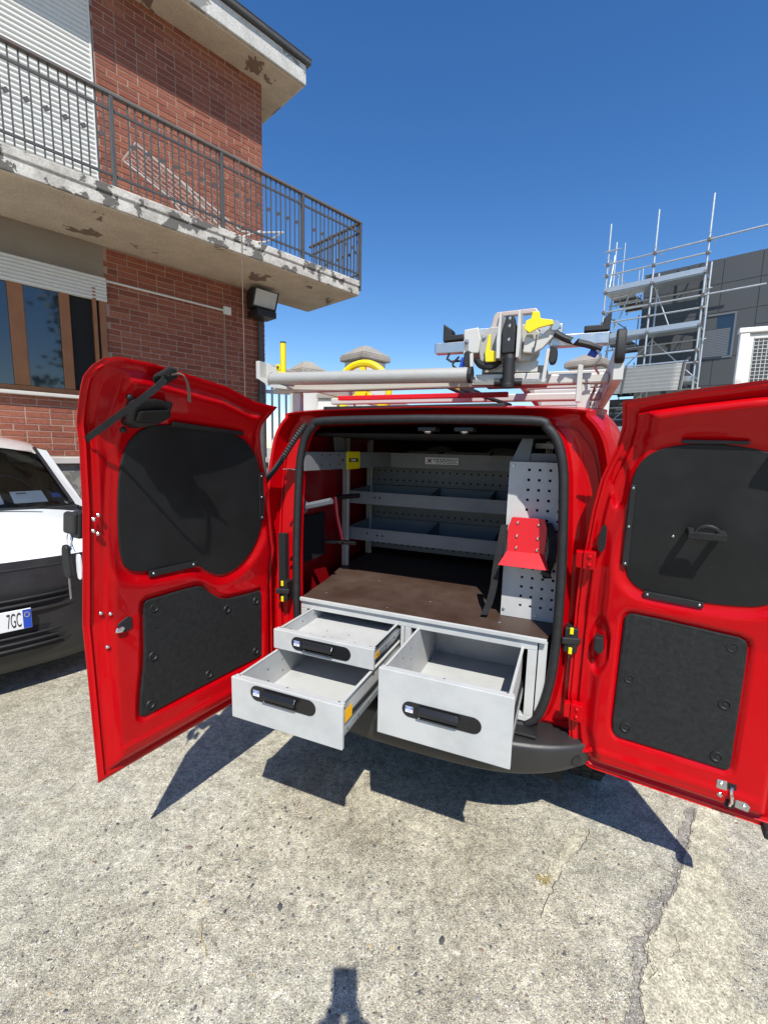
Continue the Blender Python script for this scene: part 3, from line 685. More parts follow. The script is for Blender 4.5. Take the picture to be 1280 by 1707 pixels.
# roof edge spoiler strip and little lamps in the header
MB().prism([(-.36, 1.695), (.36, 1.700), (.36, 1.716), (-.36, 1.713)], lambda u, v, h: (u - .05, h, v), .015, .10).build('roof_seam_strip', 'rubber', van, bevel=.003)
for x in (.03, .17):
    lm = MB().box(x - .035, .02, 1.618, x + .035, .09, 1.634); lo_ = lm.build('header_lamp', 'black_plastic', van, bevel=.004)
    MB().lathe([(.0, -.009), (.011, -.008), (.017, -.003), (.018, .002)], (x, .045, 1.617), (0, 0, 1), 14).build('lens', 'chrome', lo_, smooth=True)
# bumper
BP = [(.10, .545), (-.02, .545), (-.075, .541), (-.100, .537), (-.108, .530), (-.111, .524), (-.112, .47), (-.108, .425), (-.098, .392), (-.03, .375), (.10, .37)]
def bump(u, v):      # plan curve of the bumper swept with the profile above
    x = (u * 2 - 1); s = abs(x)
    xx = math.copysign(.80 * s if s < .875 else .70 + .03 * (s - .875) / .125, x)
    back = .15 * (min(abs(xx), .70) / .70) ** 4.5 + .34 * max(0, (s - .875) / .125)
    k = v * (len(BP) - 1); i = min(int(k), len(BP) - 2); t = k - i
    y = BP[i][0] * (1 - t) + BP[i + 1][0] * t; z = BP[i][1] * (1 - t) + BP[i + 1][1] * t
    if z < .52: z += .10 * s ** 2.6 * min(1, (.52 - z) / .13)
    return (xx, y + back, z - .012 * (s ** 6))
bo = MB().grid(bump, 61, 37); bo_ = bo.build('bumper', 'bumper_plastic', van, smooth=True, ang=45)
for x in (-.635, .635):
    MB().lathe([(.0, .004), (.016, .004), (.0165, .001), (.021, .001), (.022, -.004)], (x, -.0155, .480), (0.55 * (1 if x > 0 else -1), -1, 0.05), 18).build('parking_sensor', 'black_plastic', bo_, smooth=True)
sl_ = MB().box(-.44, -.055, .546, .50, .06, .556); sl_.build('sill_guard', 'black_plastic', van, bevel=.004)
# wheels
def wheel(x, y, sgn):
    prof = [(.17, -.085), (.245, -.088), (.283, -.078), (.298, -.05), (.302, 0), (.298, .05), (.283, .078), (.245, .088), (.17, .085)]
    t = MB().lathe(prof, (x, y, .353), (1, 0, 0), 40)
    for k in range(44):
        a = 2 * math.pi * k / 44
        for d in (-.045, 0., .045):
            a2 = a + (.05 if d == 0 else 0); c = Vector((x + d, y + math.cos(a2) * .303, .353 + math.sin(a2) * .303)); tv = Vector((0, -math.sin(a2), math.cos(a2)))
            t.bar(c - tv * .016, c + tv * .016, .038, .005, (0, math.cos(a2), math.sin(a2)))
    wo_ = t.build('wheel', 'tyre', van, smooth=True)
    MB().lathe([(.0, .03), (.06, .04), (.10, .03), (.165, .05), (.172, .07), (.172, -.06)], (x, y, .353), (sgn, 0, 0), 28).build('rim', 'galv_dull', wo_, smooth=True)
for x in (-.70, .70):
    for y in (.62, 2.95): wheel(x, y, 1 if x > 0 else -1)
MB().box(-.60, .10, .30, .60, 3.4, .52).build('underbody', 'dark_void', van)
# dark reflection on the rear side panel, put in as a dark red strip
MB().prism(chaikin([(.60, 1.665), (.645, 1.615), (.672, 1.545), (.667, 1.50), (.655, 1.53), (.63, 1.60)], 1), lambda u, v, h: (u * 1.012, h, v), .09, .11).build('quarter_reflection', 'red_inner', van)
# wiring conduit on the left pillar
pts = catmull([(-.485, .005, 1.645), (-.525, -.012, 1.585), (-.575, -.022, 1.51), (-.615, -.03, 1.455), (-.648, -.05, 1.405), (-.655, -.075, 1.365), (-.655, -.095, 1.33)], 14)
MB().tube([tuple(p) for p in pts], [.0135 if i % 2 else .0105 for i in range(len(pts))], 10).build('wiring_conduit', 'rubber', van, smooth=True, ang=20)
# door check latches on both pillars
for x, y, z in ((-.612, .03, .905), (.585, .03, .905)):
    c_ = MB().box(x - .022, y - .02, z - .045, x + .022, y + .035, z + .045); c_.bar((x - .03, y - .03, z), (x + .03, y - .012, z), .012, .024); k_ = c_.build('door_check', 'black_plastic', van, bevel=.004)
    for dz in (-.036, .036): MB().box(x - .006, y - .026, z + dz - .012, x + .006, y - .0205, z + dz + .012).build('yellow_clip', 'yellow', k_, bevel=.002)
MB().box(-.655, .040, .93, -.618, .069, 1.16).build('pillar_slot', 'dark_void', van)
MB().box(.58, .048, .62, .66, .0745, .84).build('pillar_slot', 'red_inner', van)
for x in (-1, 1):
    for z in (1.02, 1.06, 1.22):
        MB().cyl((x * .60, .072, z), (x * .60, .055, z), .008, 8).build('pillar_bolt', 'red_paint', van, smooth=True)

# ---------------------------------------------------------------- doors
def lean(z, k):
    if z < 1.0: return 0.
    b = k * .18 * (min(z, 1.575) - 1.0)
    if z > 1.575: t = z - 1.575; b += .75 * t - .75 * .025 * (1 - math.exp(-t / .025))
    return b
class Door:
    def __init__(s, h, d, inner, k):
        l = math.hypot(*d); s.d = (d[0] / l, d[1] / l); s.n = (-s.d[1] * inner, s.d[0] * inner); s.h = h; s.k = k
    def P(s, a, z, n=0.):
        q = lean(z, s.k) + n; return (s.h[0] + s.d[0] * a + s.n[0] * q, s.h[1] + s.d[1] * a + s.n[1] * q, z)
    def vec(s, a, n, z=0.): return Vector((s.d[0] * a + s.n[0] * n, s.d[1] * a + s.n[1] * n, z))
    def skin(s, s0, s1, ztop, zb, feats, ramp_):
        nu, nv = 110, 150; S = np.zeros((nv, nu)); Z = np.zeros((nv, nu))
        smax = s1(.8)
        for j in range(nv):
            for i in range(nu):
                u = i / (nu - 1); v = j / (nv - 1); zt = ztop(u * smax); z = zb + v * (zt - zb)
                a, b = s0(z), s1(z); Z[j, i] = z; S[j, i] = a + (b - a) * u
        outl = [(S[0, i], Z[0, i]) for i in range(nu)] + [(S[j, -1], Z[j, -1]) for j in range(nv)] + [(S[-1, i], Z[-1, i]) for i in range(nu - 1, -1, -1)] + [(S[j, 0], Z[j, 0]) for j in range(nv - 1, -1, -1)]
        e = -sdf(S, Z, outl[::2])
        e = np.maximum(e, 0)
        h = ramp_(S, Z, e)
        for poly, dep, w0, w1 in feats:
            q = sdf(S, Z, poly); h = h + dep * (1 - sstep(q, w0, w1))
        m = MB(); vs = []
        for side in (0, 1):
            for j in range(nv):
                for i in range(nu):
                    n_ = h[j, i] if side == 0 else -.034 - .034 * math.sin(math.pi * min(1, e[j, i] / .16) / 2)
                    vs.append(s.P(S[j, i], Z[j, i], n_))
        fs = []; K = nu * nv
        for j in range(nv - 1):
            for i in range(nu - 1):
                q = j * nu + i; fs.append((q, q + 1, q + nu + 1, q + nu)); fs.append((K + q, K + q + nu, K + q + nu + 1, K + q + 1))
        rim = [i for i in range(nu)] + [j * nu + nu - 1 for j in range(1, nv)] + [(nv - 1) * nu + i for i in range(nu - 2, -1, -1)] + [j * nu for j in range(nv - 2, 0, -1)]
        for a, b in zip(rim, rim[1:] + rim[:1]): fs.append((a, K + a, K + b, b))
        m.add(vs, fs); return m
def grow(poly, d):
    cx = sum(p[0] for p in poly) / len(poly); cy = sum(p[1] for p in poly) / len(poly); o = []
    for x, y in poly:
        l = math.hypot(x - cx, y - cy); o.append((x + (x - cx) / l * d, y + (y - cy) / l * d))
    return o
def plate(D, poly, n0, n1): return MB().prism(poly, lambda u, v, h: D.P(u, v, h), n0, n1)
def screw(D, a, z, n, r, parent, mtl, nm):
    o = Vector(D.P(a, z, n)); return MB().lathe([(0, r * .7), (r * .6, r * .62), (r, r * .2), (r * 1.02, -.004)], o, D.vec(0, 1), 12).build(nm, mtl, parent, smooth=True)
def dimple(D, a, z, n, r, parent):
    o = Vector(D.P(a, z, n)); nn = D.vec(0, 1)
    return MB().lathe([(r * 1.45, .0), (r * 1.3, .0040), (r * 1.08, .0044), (r * .85, .0004), (r * .42, .0006), (r * .36, .0030), (0, .0034)], o, nn, 16).build('fastener', 'black_plastic', parent, smooth=True)
T = lambda tab: (lambda x: interp(x, tab))
# left door, swung out past a right angle
DL = Door((-.634, 0.), (-.137, -1), 1, 1.)
lwin = chaikin([(.701, 1.28), (.708, 1.43), (.697, 1.53), (.652, 1.59), (.588, 1.607), (.46, 1.609), (.31, 1.594), (.225, 1.555), (.16, 1.465), (.112, 1.29), (.126, 1.16), (.197, 1.07), (.29, 1.045), (.35, 1.07), (.425, 1.127), (.594, 1.13), (.672, 1.155), (.692, 1.21)], 2)
ltrim = chaikin([(.612, 1.0), (.613, 1.037), (.56, 1.037), (.43, 1.037), (.39, 1.03), (.35, .99), (.295, .948), (.22, .94), (.13, .934), (.094, .934), (.094, .88), (.098, .66), (.10, .636), (.14, .636), (.36, .637), (.60, .635), (.643, .636), (.642, .67), (.635, .735), (.617, .83)], 1)
def lramp(S, Z, e):
    h = -.030 + .008 * sstep(e, .006, .010) - .006 * sstep(e, .016, .020) + .009 * sstep(e, .030, .036)
    fr = np.clip(.79 - S, 0, 1)
    rib = np.exp(-((fr - .062) / .006) ** 2) * .004 * sstep(Z, .60, .66) * (1 - sstep(Z, 1.45, 1.5))
    low = np.exp(-((Z - .545 - .02 * S) / .010) ** 2) * .006 * sstep(e, .05, .09)
    return h + rib + low + .019 * sstep(np.minimum(fr, e * 1.4), .048, .085) 
lm_ = DL.skin(T([(1.10, .0), (1.14, .015), (1.336, .07), (1.534, .150), (1.628, .172), (1.70, .138)]), T([(.47, .772), (1.09, .785), (1.36, .791), (1.54, .803), (1.69, .824), (1.77, .826)]),
              T([(.0, 1.697), (.14, 1.705), (.3, 1.738), (.6, 1.765), (.70, 1.766), (.74, 1.758), (.765, 1.738), (.785, 1.70)]), .472,
              [(grow(lwin, .004), -.016, .0, .045), (grow(ltrim, .002), -.010, .0, .016)], lramp)
dl = lm_.build('door', 'red_paint', van, smooth=True, ang=60); tag(dl, 'wide left rear door with black window panel and lower trim')
plate(DL, lwin, -.030, -.010).build('window_panel', 'black_board', dl, bevel=.003)
tr = plate(DL, ltrim, -.02, -.001).build('trim_panel', 'trim_fabric', dl, bevel=.004)
for a, z in [(.578, 1.003), (.416, .997), (.279, .905), (.128, .896), (.589, .835), (.372, .673), (.133, .674), (.607, .668)]: dimple(DL, a, z, -.001, .011, tr)
plate(DL, chaikin([(.585, .93), (.585, .955), (.545, .965), (.525, .965), (.525, .94), (.56, .93)], 2), -.0005, .0008).build('grip_hole', 'dark_void', tr)
for P_ in ([(.60, 1.115), (.60, 1.138), (.42, 1.135), (.42, 1.112)], [(.136, 1.25), (.170, 1.44), (.148, 1.445), (.112, 1.25)], [(.56, 1.603), (.56, 1.617), (.27, 1.598), (.27, 1.585)]):
    plate(DL, P_, -.009, -.003).build('retaining_strip', 'black_plastic', dl, bevel=.002)
for a, z in ((.585, 1.126), (.435, 1.124), (.127, 1.26), (.142, 1.345), (.156, 1.43)): screw(DL, a, z, -.003, .004, dl, 'galv', 'strip_screw')
for a, z in ((.758, 1.343), (.770, 1.332), (.770, 1.298), (.758, 1.288), (.742, 1.034), (.718, 1.026), (.731, .922)): screw(DL, a, z, -.012 if a > .74 else -.004, .0062, dl, 'chrome', 'rivet_bolt')
lt = plate(DL, [(.70, .958), (.70, .985), (.668, 1.002), (.655, .995), (.655, .962), (.675, .953)], -.006, .004).build('latch', 'black_plastic', dl, bevel=.002)
plate(DL, [(.712, .962), (.708, .975), (.688, .980), (.680, .968), (.69, .958)], .0045, .012).build('latch_bolt', 'chrome', lt, bevel=.003)
lk = plate(DL, [(.715, 1.60), (.715, 1.665), (.66, 1.672), (.60, 1.668), (.60, 1.625), (.63, 1.60), (.68, 1.59)], -.03, .035).build('upper_latch_cover', 'black_plastic', dl, bevel=.008)
plate(DL, [(.70, 1.605), (.70, 1.635), (.615, 1.645), (.605, 1.625), (.635, 1.605)], .036, .055).build('cover_lip', 'black_board', lk, bevel=.006)
for a, z in ((.712, 1.672), (.705, 1.585)): screw(DL, a, z, .0, .009, lk, 'black_plastic', 'cover_bolt')
# strap tied round the upper latch
sp_ = catmull([DL.P(.755, 1.535, -.075), DL.P(.778, 1.545, -.05), DL.P(.790, 1.560, -.012), DL.P(.765, 1.595, .022), DL.P(.72, 1.665, .075), DL.P(.68, 1.700, .055), DL.P(.645, 1.728, .02)], 6)
stp = MB().ribbon([tuple(p) for p in sp_], tuple(DL.vec(.55, 0, .8)), .017, .003).build('pull_strap', 'strap', dl)
kn = MB()
for k in range(5):
    c = Vector(DL.P(.655 - .006 * k, 1.722 + .005 * k, .012)); kn.tube([c + DL.vec(.014 * math.cos(q), .014 * math.sin(q), .012 * math.sin(q + .6)) for q in [i * 2 * math.pi / 8 for i in range(8)]], .005, 6, True)
kn.build('knot', 'strap', stp, smooth=True)
MB().ribbon([tuple(p) for p in catmull([DL.P(.645, 1.735, .02), DL.P(.61, 1.742, .03), DL.P(.585, 1.715, .04), DL.P(.566, 1.672, .05)], 5)], tuple(DL.vec(1, 0, .3)), .010, .003).build('strap_tail', 'cord', stp)
# outer handle with the lock, seen past the free edge
hd = MB(); hd.box(0, 0, 0, .001, .001, .001); hd = MB()
for P_, n0, n1 in (([(.79, 1.27), (.79, 1.35), (.70, 1.35), (.70, 1.27)], -.10, -.055), ([(.80, 1.285), (.80, 1.345), (.785, 1.35), (.785, 1.28)], -.125, -.06)):
    hd.prism(P_, lambda u, v, h: DL.P(u, v, h), n0, n1)
hdl = hd.build('outer_handle', 'bumper_plastic', dl, bevel=.006)
key = thing('key_bunch', 'bunch of keys with black fob and white tag hanging from the left van door', 'keys', VO, VR_)
def kp(a, z, n): return Vector(DL.P(a, z, 0)) + DL.vec(0, n - lean(z, 1.))
KN = -.105 + lean(1.27, 1.)
fo = MB().prism(chaikin([(.815, 1.155), (.805, 1.225), (.80, 1.25), (.775, 1.25), (.768, 1.22), (.772, 1.16), (.795, 1.148)], 2), lambda u, v, h: tuple(kp(.80 + h, v, KN + (u - .79) * 1.0)), -.006, .006).build('fob', 'black_plastic', key, bevel=.003)
MB().prism([(.79, 1.15), (.797, 1.15), (.797, 1.09), (.792, 1.085)], lambda u, v, h: tuple(kp(.80 + h, v, KN + (u - .79))), -.0015, .0015).build('key_blade', 'galv', key)
MB().prism(chaikin([(.80, 1.15), (.80, 1.22), (.815, 1.222), (.822, 1.215), (.825, 1.155), (.815, 1.143)], 1), lambda u, v, h: tuple(kp(.78 + h, v, KN + (u - .79) * 1.1 - .0)), -.002, .002).build('white_tag', 'white_print', key)
MB().tube([tuple(kp(.79, 1.262 + .022 * math.sin(q), KN + .0 + .014 * math.cos(q))) for q in [i * math.pi / 8 for i in range(16)]], .0016, 5, True).build('ring', 'chrome', key, smooth=True)
for i, (c, o_) in enumerate((('blue', .0), ('white_print', .008), ('blue_soft', .016))):
    MB().ribbon([tuple(kp(.785, 1.30 - k * .018, KN + .012 * math.sin(k * 1.3 + i) + .004 * i)) for k in range(5)], tuple(DL.vec(.3, 1)), .012, .002).build('lanyard', c, key)

# right door, folded right back
DR = Door((.652, -.012), (.9928, -.12), -1, .8)
rwin = chaikin([(.064, 1.24), (.060, 1.37), (.066, 1.475), (.085, 1.535), (.135, 1.572), (.235, 1.588), (.36, 1.572), (.45, 1.53), (.48, 1.44), (.485, 1.30), (.475, 1.20), (.44, 1.14), (.37, 1.12), (.198, 1.116), (.12, 1.125), (.078, 1.165)], 2)
rtrim = chaikin([(.084, .99), (.086, 1.040), (.12, 1.046), (.33, 1.032), (.395, 1.028), (.405, 1.0), (.404, .80), (.404, .63), (.40, .607), (.37, .608), (.13, .610), (.095, .610), (.080, .64), (.082, .75)], 1)
def rramp(S, Z, e):
    h = -.042 + .012 * sstep(e, .006, .010) - .008 * sstep(e, .018, .022) + .014 * sstep(e, .034, .040)
    hs = S - np.interp(Z, [.45, .485, .6, 1.2, 1.47, 1.58, 1.7], [.0, -.028, -.06, -.055, -.019, .02, .028])
    low = np.exp(-((Z - .535) / .012) ** 2) * .006 * sstep(e, .05, .09); pkt = -.016 * (1 - sstep(np.hypot((S - .02) / .03, (Z - .91) / .10), .85, 1.1)) - .012 * (1 - sstep(np.hypot((S - .035) / .022, (Z - 1.46) / .075), .85, 1.1))
    return h + low + pkt + .024 * sstep(np.minimum(hs, e * 1.6), .055, .095) 
rm_ = DR.skin(T([(.445, .03), (.453, .005), (.485, -.028), (.535, -.049), (.627, -.06), (.696, -.066), (1.02, -.065), (1.175, -.059), (1.259, -.046), (1.366, -.036), (1.469, -.019), (1.524, -.001), (1.576, .018), (1.633, .028), (1.70, .025)]), T([(0, .545), (2, .545)]),
              T([(0, 1.70), (.16, 1.722), (.31, 1.737), (.545, 1.75)]), .445, [(grow(rwin, .004), -.014, .0, .04), (grow(rtrim, .002), -.010, .0, .014)], rramp)
dr = rm_.build('door', 'red_paint', van, smooth=True, ang=60); tag(dr, 'narrow right rear door folded right back with black panels')
plate(DR, rwin, -.030, -.010).build('window_panel', 'black_board', dr, bevel=.003)
rt2 = plate(DR, rtrim, -.02, -.001).build('trim_panel', 'trim_fabric', dr, bevel=.004)
for a, z in [(.121, 1.006), (.368, .996), (.117, .825), (.369, .816), (.121, .653), (.367, .643)]: dimple(DR, a, z, -.001, .012, rt2)
for P_ in ([(.13, 1.128), (.13, 1.108), (.285, 1.100), (.285, 1.120)], [(.062, 1.20), (.080, 1.20), (.080, 1.46), (.066, 1.46)], [(.18, 1.584), (.33, 1.582), (.33, 1.592), (.18, 1.594)]):
    plate(DR, P_, -.009, -.002).build('retaining_strip', 'black_plastic', dr, bevel=.002)
for a, z in ((.14, 1.118), (.275, 1.110), (.071, 1.21), (.071, 1.33), (.073, 1.45)): screw(DR, a, z, -.002, .004, dr, 'galv', 'strip_screw')
screw(DR, .188, 1.312, -.010, .004, dr, 'galv', 'panel_rivet')
pg = MB()
hz = 1.335
for sg in (-1, 1): pg.prism([(.262 + sg * .036 - .008, hz - .010), (.262 + sg * .036 + .008, hz - .010), (.262 + sg * .036 + .008, hz + .010), (.262 + sg * .036 - .008, hz + .010)], lambda u, v, h: DR.P(u, v, h), -.010, .045)
pg.prism([(.218, hz - .016), (.306, hz - .016), (.306, hz + .006), (.218, hz + .006)], lambda u, v, h: DR.P(u, v, h), .045, .056)
pgo = pg.build('pull_grip', 'trim_fabric', dr, bevel=.003)
MB().tube([DR.P(.262 + .026 * math.cos(q), hz + .006 + .018 * math.sin(q), .050) for q in [math.pi * i / 10 for i in range(11)]], .005, 6).build('grip_arch', 'black_plastic', pgo, smooth=True)
ub = plate(DR, chaikin([(.41, 1.60), (.41, 1.66), (.45, 1.69), (.52, 1.69), (.52, 1.58), (.45, 1.57)], 1), -.03, .05).build('upper_latch_cover', 'black_plastic', dr, bevel=.008)
ll = MB()
for P_ in ([(.375, .545), (.375, .572), (.40, .575), (.404, .540), (.39, .515), (.38, .52)], [(.425, .50), (.425, .525), (.44, .535), (.462, .515), (.458, .497)]): ll.prism(P_, lambda u, v, h: DR.P(u, v, h), -.006, .003)
llo = ll.build('lower_latch', 'galv', dr, bevel=.002)
plate(DR, [(.402, .49), (.402, .572), (.424, .572), (.424, .49)], -.006, .001).build('latch_slot', 'dark_void', llo)
MB().tube([DR.P(.413, .50, .002), DR.P(.416, .52, .012), DR.P(.412, .545, .01), DR.P(.413, .56, .002)], .005, 6).build('latch_hook', 'chrome', llo, smooth=True)
for a, z in ((.386, .562), (.386, .53), (.446, .512)): screw(DR, a, z, .003, .006, llo, 'chrome', 'latch_bolt')
for z in (1.205, .655):
    hg = MB(); hg.prism([(-.05, z - .03), (-.05, z + .03), (-.012, z + .03), (-.012, z - .03)], lambda u, v, h: DR.P(u, v, h), -.03, .006); hg.bar(DR.P(-.062, z - .028, -.01), DR.P(-.062, z + .028, -.01), .022, .022, (1, 0, 0))
    hgo = hg.build('hinge', 'red_paint', dr, bevel=.003)
    for dz in (-.014, .014): screw(DR, -.03, z + dz, .006, .007, hgo, 'red_paint', 'hinge_bolt')
ck = MB(); ck.prism([(.005, .90), (.005, .945), (.03, .945), (.034, .90), (.02, .885)], lambda u, v, h: DR.P(u, v, h), -.03, .008); ck.build('check_latch', 'black_plastic', dr, bevel=.003)
plate(DR, chaikin([(-.012, 1.245), (-.006, 1.32), (.012, 1.33), (.012, 1.25), (.0, 1.235)], 1), -.022, -.0115).build('slot', 'dark_void', dr)
plate(DR, [(.50, .435), (.545, .435), (.545, .462), (.50, .462)], -.04, .01).build('corner_buffer', 'rubber', dr, bevel=.005)

# ================================================================== LOAD BAY FITTINGS
WT = .898
cab = thing('drawer_cabinet', 'light grey steel drawer cabinet with brown board top inside the van', 'cabinet', VO, VR_)
MB().prism([(-.505, .0), (.505, .0), (.56, .25), (.60, .5), (.60, 1.55), (-.60, 1.55), (-.60, .55), (-.545, .3)], lambda u, v, h: (u, v, h), WT - .012, WT).build('worktop', 'brown_board', cab)
MB().prism([(-.508, -.012), (.508, -.012), (.508, -.001), (-.508, -.001)], lambda u, v, h: (u, v, h), WT - .014, WT + .002).build('worktop_edging', 'steel_paint', cab, bevel=.002)
for x, y in ((-.44, .10), (-.12, .05), (.02, .20), (.33, .09), (.25, .33), (-.30, .38)):
    MB().lathe([(0, .0015), (.006, .0012), (.0065, 0)], (x, y, WT), (0, 0, 1), 10).build('board_screw', 'galv', cab)
CT = WT - .0135
fr = lambda nm, x0, x1, z0, z1, y0=0., y1=.03: MB().box(x0, y0, z0, x1, y1, z1).build(nm, 'steel_paint', cab, bevel=.002)
fr('top_rail', -.508, .478, CT - .036, CT - .001); fr('post', -.508, -.478, .595, CT - .0365); fr('post', -.040, -.025, .595, CT - .0365); fr('post', -.022, .003, .595, CT - .0365)
fr('post', .446, .478, .595, CT - .0365); fr('bottom_rail', -.508, .478, .572, .5945)
MB().prism([(.482, .60), (.506, .62), (.511, .70), (.511, CT - .002), (.482, CT - .002)], lambda u, v, h: (u, h, v), .012, .020).build('filler_plate', 'steel_paint', cab, bevel=.002)
MB().box(-.508, .03, .56, -.504, 1.2, CT - .002).build('side_panel', 'steel_shelf', cab); MB().box(.474, .03, .56, .478, 1.2, CT - .002).build('side_panel', 'steel_shelf', cab)
MB().box(-.024, .03, .56, -.0215, 1.2, CT - .002).build('partition', 'steel_shelf', cab); MB().box(-.503, 1.1, .56, .473, 1.11, CT - .003).build('back_panel', 'steel_shelf', cab)
MB().box(-.503, .03, .560, .473, 1.09, .566).build('base_panel', 'steel_shelf', cab)

def drawer(x0, x1, z0, z1, d, hx, hz, desc, depth=.62):
    t = MB().box(x0, -d, z0, x1, -d + .014, z1); dw = t.build('drawer', 'steel_paint', cab, bevel=.0025); tag(dw, desc)
    xi0, xi1 = x0 + .016, x1 - .016; zb = z0 + .018; y0, y1 = -d + .0145, -d + depth; th = .0025; zt = z1 - .004
    MB().box(xi0, y0, zb, xi0 + th, y1, zt).build('drawer_side', 'steel_paint', dw); MB().box(xi1 - th, y0, zb, xi1, y1, zt).build('drawer_side', 'steel_paint', dw)
    MB().box(xi0 - .006, y0, zt - .001, xi0 + th + .001, y1, zt + .002).build('side_lip', 'steel_paint', dw); MB().box(xi1 - th - .001, y0, zt - .001, xi1 + .006, y1, zt + .002).build('side_lip', 'steel_paint', dw)
    MB().box(xi0 + th, y0, zb, xi1 - th, y1, zb + .003).build('drawer_floor', 'steel_paint', dw); MB().box(xi0 + th, y1 - .003, zb + .0032, xi1 - th, y1, zt - .01).build('drawer_back', 'steel_paint', dw)
    MB().box(x0 + .004, -d + .0145, z1 - .004, x1 - .004, -d + .026, z1 - .0005).build('front_flange', 'steel_paint', dw, bevel=.001)
    hr = random.Random(int(d * 1000)); ho = MB()
    for q in range(3):
        for r_ in range(max(2, int((z1 - z0) / .05))):
            y = y0 + .07 + q * .09; zz = zb + .03 + r_ * .045
            if zz < zt - .01:
                ho.cyl((xi0 + th + .0004, y, zz), (xi0 + th + .0008, y, zz), .0032, 8)
    for q in range(5): ho.cyl((x0 + .08 + q * .05, y0 + .12 + (q % 2) * .05, zb + .0034), (x0 + .08 + q * .05, y0 + .12 + (q % 2) * .05, zb + .0038), .003, 8)
    tag(ho.build('holes', 'dark_void', dw), kind='stuff')
    for x in (x0 + .022, (x0 + x1) / 2, x1 - .022): MB().lathe([(0, .001), (.0035, .0008), (.004, 0)], (x, -d + .020, z1 - .0005), (0, 0, 1), 8).build('rivet', 'galv', dw)
    # telescopic runner on each side
    for sx, x in ((1, xi1 + .0005), (-1, xi0 - .0005)):
        zr = z0 + .025 if z1 - z0 > .1 else z0 + .018
        rn = MB().box(x, y0 + .004, zr, x + sx * .006, .3, zr + .045); ro = rn.build('runner', 'galv', dw)
        MB().box(x + sx * .0065, y0 + .01, zr + .012, x + sx * .010, .3, zr + .032).build('runner_slide', 'galv_dull', ro)
        for q in range(4): MB().cyl((x + sx * .0101, y0 + .03 + q * .08, zr + .022), (x + sx * .0112, y0 + .03 + q * .08, zr + .022), .004, 8).build('runner_rivet', 'iron', ro)
        MB().box(x, y0 + .004, zr + .05, x + sx * .008, .3, zr + .056).build('runner_rib', 'black_plastic', ro)
    if z1 - z0 < .2:
        big = z1 - z0 > .1
        MB().box(xi1 + .0105, y0 + .012, z0 + (.075 if big else .03), xi1 + .0113, y0 + (.060 if big else .045), z0 + (.118 if big else .052)).build('orange_sticker', 'orange_sticker', dw)
    # recessed pill handle
    W, Hh = .250, .052
    def pill(w_, h_, cx=0., cz=0.):
        r = h_ / 2; o = []
        for k in range(13): a = -math.pi / 2 + math.pi * k / 12; o.append((hx + cx + w_ / 2 - r + r * math.cos(a), hz + cz + r * math.sin(a)))
        for k in range(13): a = math.pi / 2 + math.pi * k / 12; o.append((hx + cx - w_ / 2 + r + r * math.cos(a), hz + cz + r * math.sin(a)))
        return o
    hn = MB().prism(pill(W, Hh), lambda u, v, h: (u, h, v), -d - .003, -d - .0003).build('handle', 'black_plastic', dw, bevel=.0012); hn.data.materials[0] = M['handle_gloss']
    gx0, gx1 = hx - .070, hx + .058
    sh = MB().prism([(-.0, .020), (-.010, .021), (-.019, .010), (-.021, -.002), (-.016, -.004), (-.011, .006), (-.0, .008)], lambda u, v, h: (h, -d - .003 + u, hz + v), gx0, gx1).build('grip', 'handle_gloss', hn, bevel=.0025)
    MB().prism([(gx0 + .004, hz - .019), (gx1 - .006, hz - .019), (gx1 - .002, hz - .012), (gx0 + .002, hz + .006), (gx1 - .002, hz + .006)][:3] + [(gx1 - .002, hz + .007), (gx0 + .002, hz + .007)], lambda u, v, h: (u, h, v), -d - .0038, -d - .0031).build('finger_recess', 'dark_void', hn)
    MB().prism([(0, -.019), (-.006, -.019), (-.008, -.015), (0, -.013)], lambda u, v, h: (h, -d - .003 + u, hz + v), gx0 + .004, gx1 - .004).build('grip_lip', 'handle_gloss', hn, bevel=.001)
    for px_, pz_ in ((gx0 + .004, -.017), (gx1 - .008, .018)): MB().lathe([(0, .002), (.0025, .0015), (.003, 0)], (px_, -d - .009 if pz_ < 0 else -d - .012, hz + pz_), (0, -1, 0.3), 8).build('handle_pin', 'chrome', hn)
    sx = hx - .101
    st = MB().box(sx - .0125, -d - .0036, hz - .010, sx + .0125, -d - .0031, hz + .0105).build('sticker', 'white_print', hn)
    MB().box(sx - .0120, -d - .0039, hz + .0005, sx + .0120, -d - .0037, hz + .0100).build('sticker_band', 'blue_soft', st)
    for k in range(2): MB().box(sx - .009, -d - .0042, hz + .003 + k * .0035, sx + .008, -d - .0040, hz + .0042 + k * .0035).build('sticker_line', 'white_print', st)
    for k in range(3): MB().box(sx - .006 + k * .004, -d - .0039, hz - .006, sx - .0035 + k * .004, -d - .0037, hz - .0035).build('sticker_dot', 'blue', st)
    return dw
mat('handle_gloss', (.012, .012, .013), .25, rv=.06)
drawer(.021, .444, .630, .855, .363, .231, .740, 'deep right drawer pulled out')
drawer(-.464, -.039, .629, .7746, .492, -.257, .741, 'lower left drawer pulled out furthest')
drawer(-.464, -.042, .779, .856, .258, -.256, .818, 'shallow upper left drawer pulled out a little')

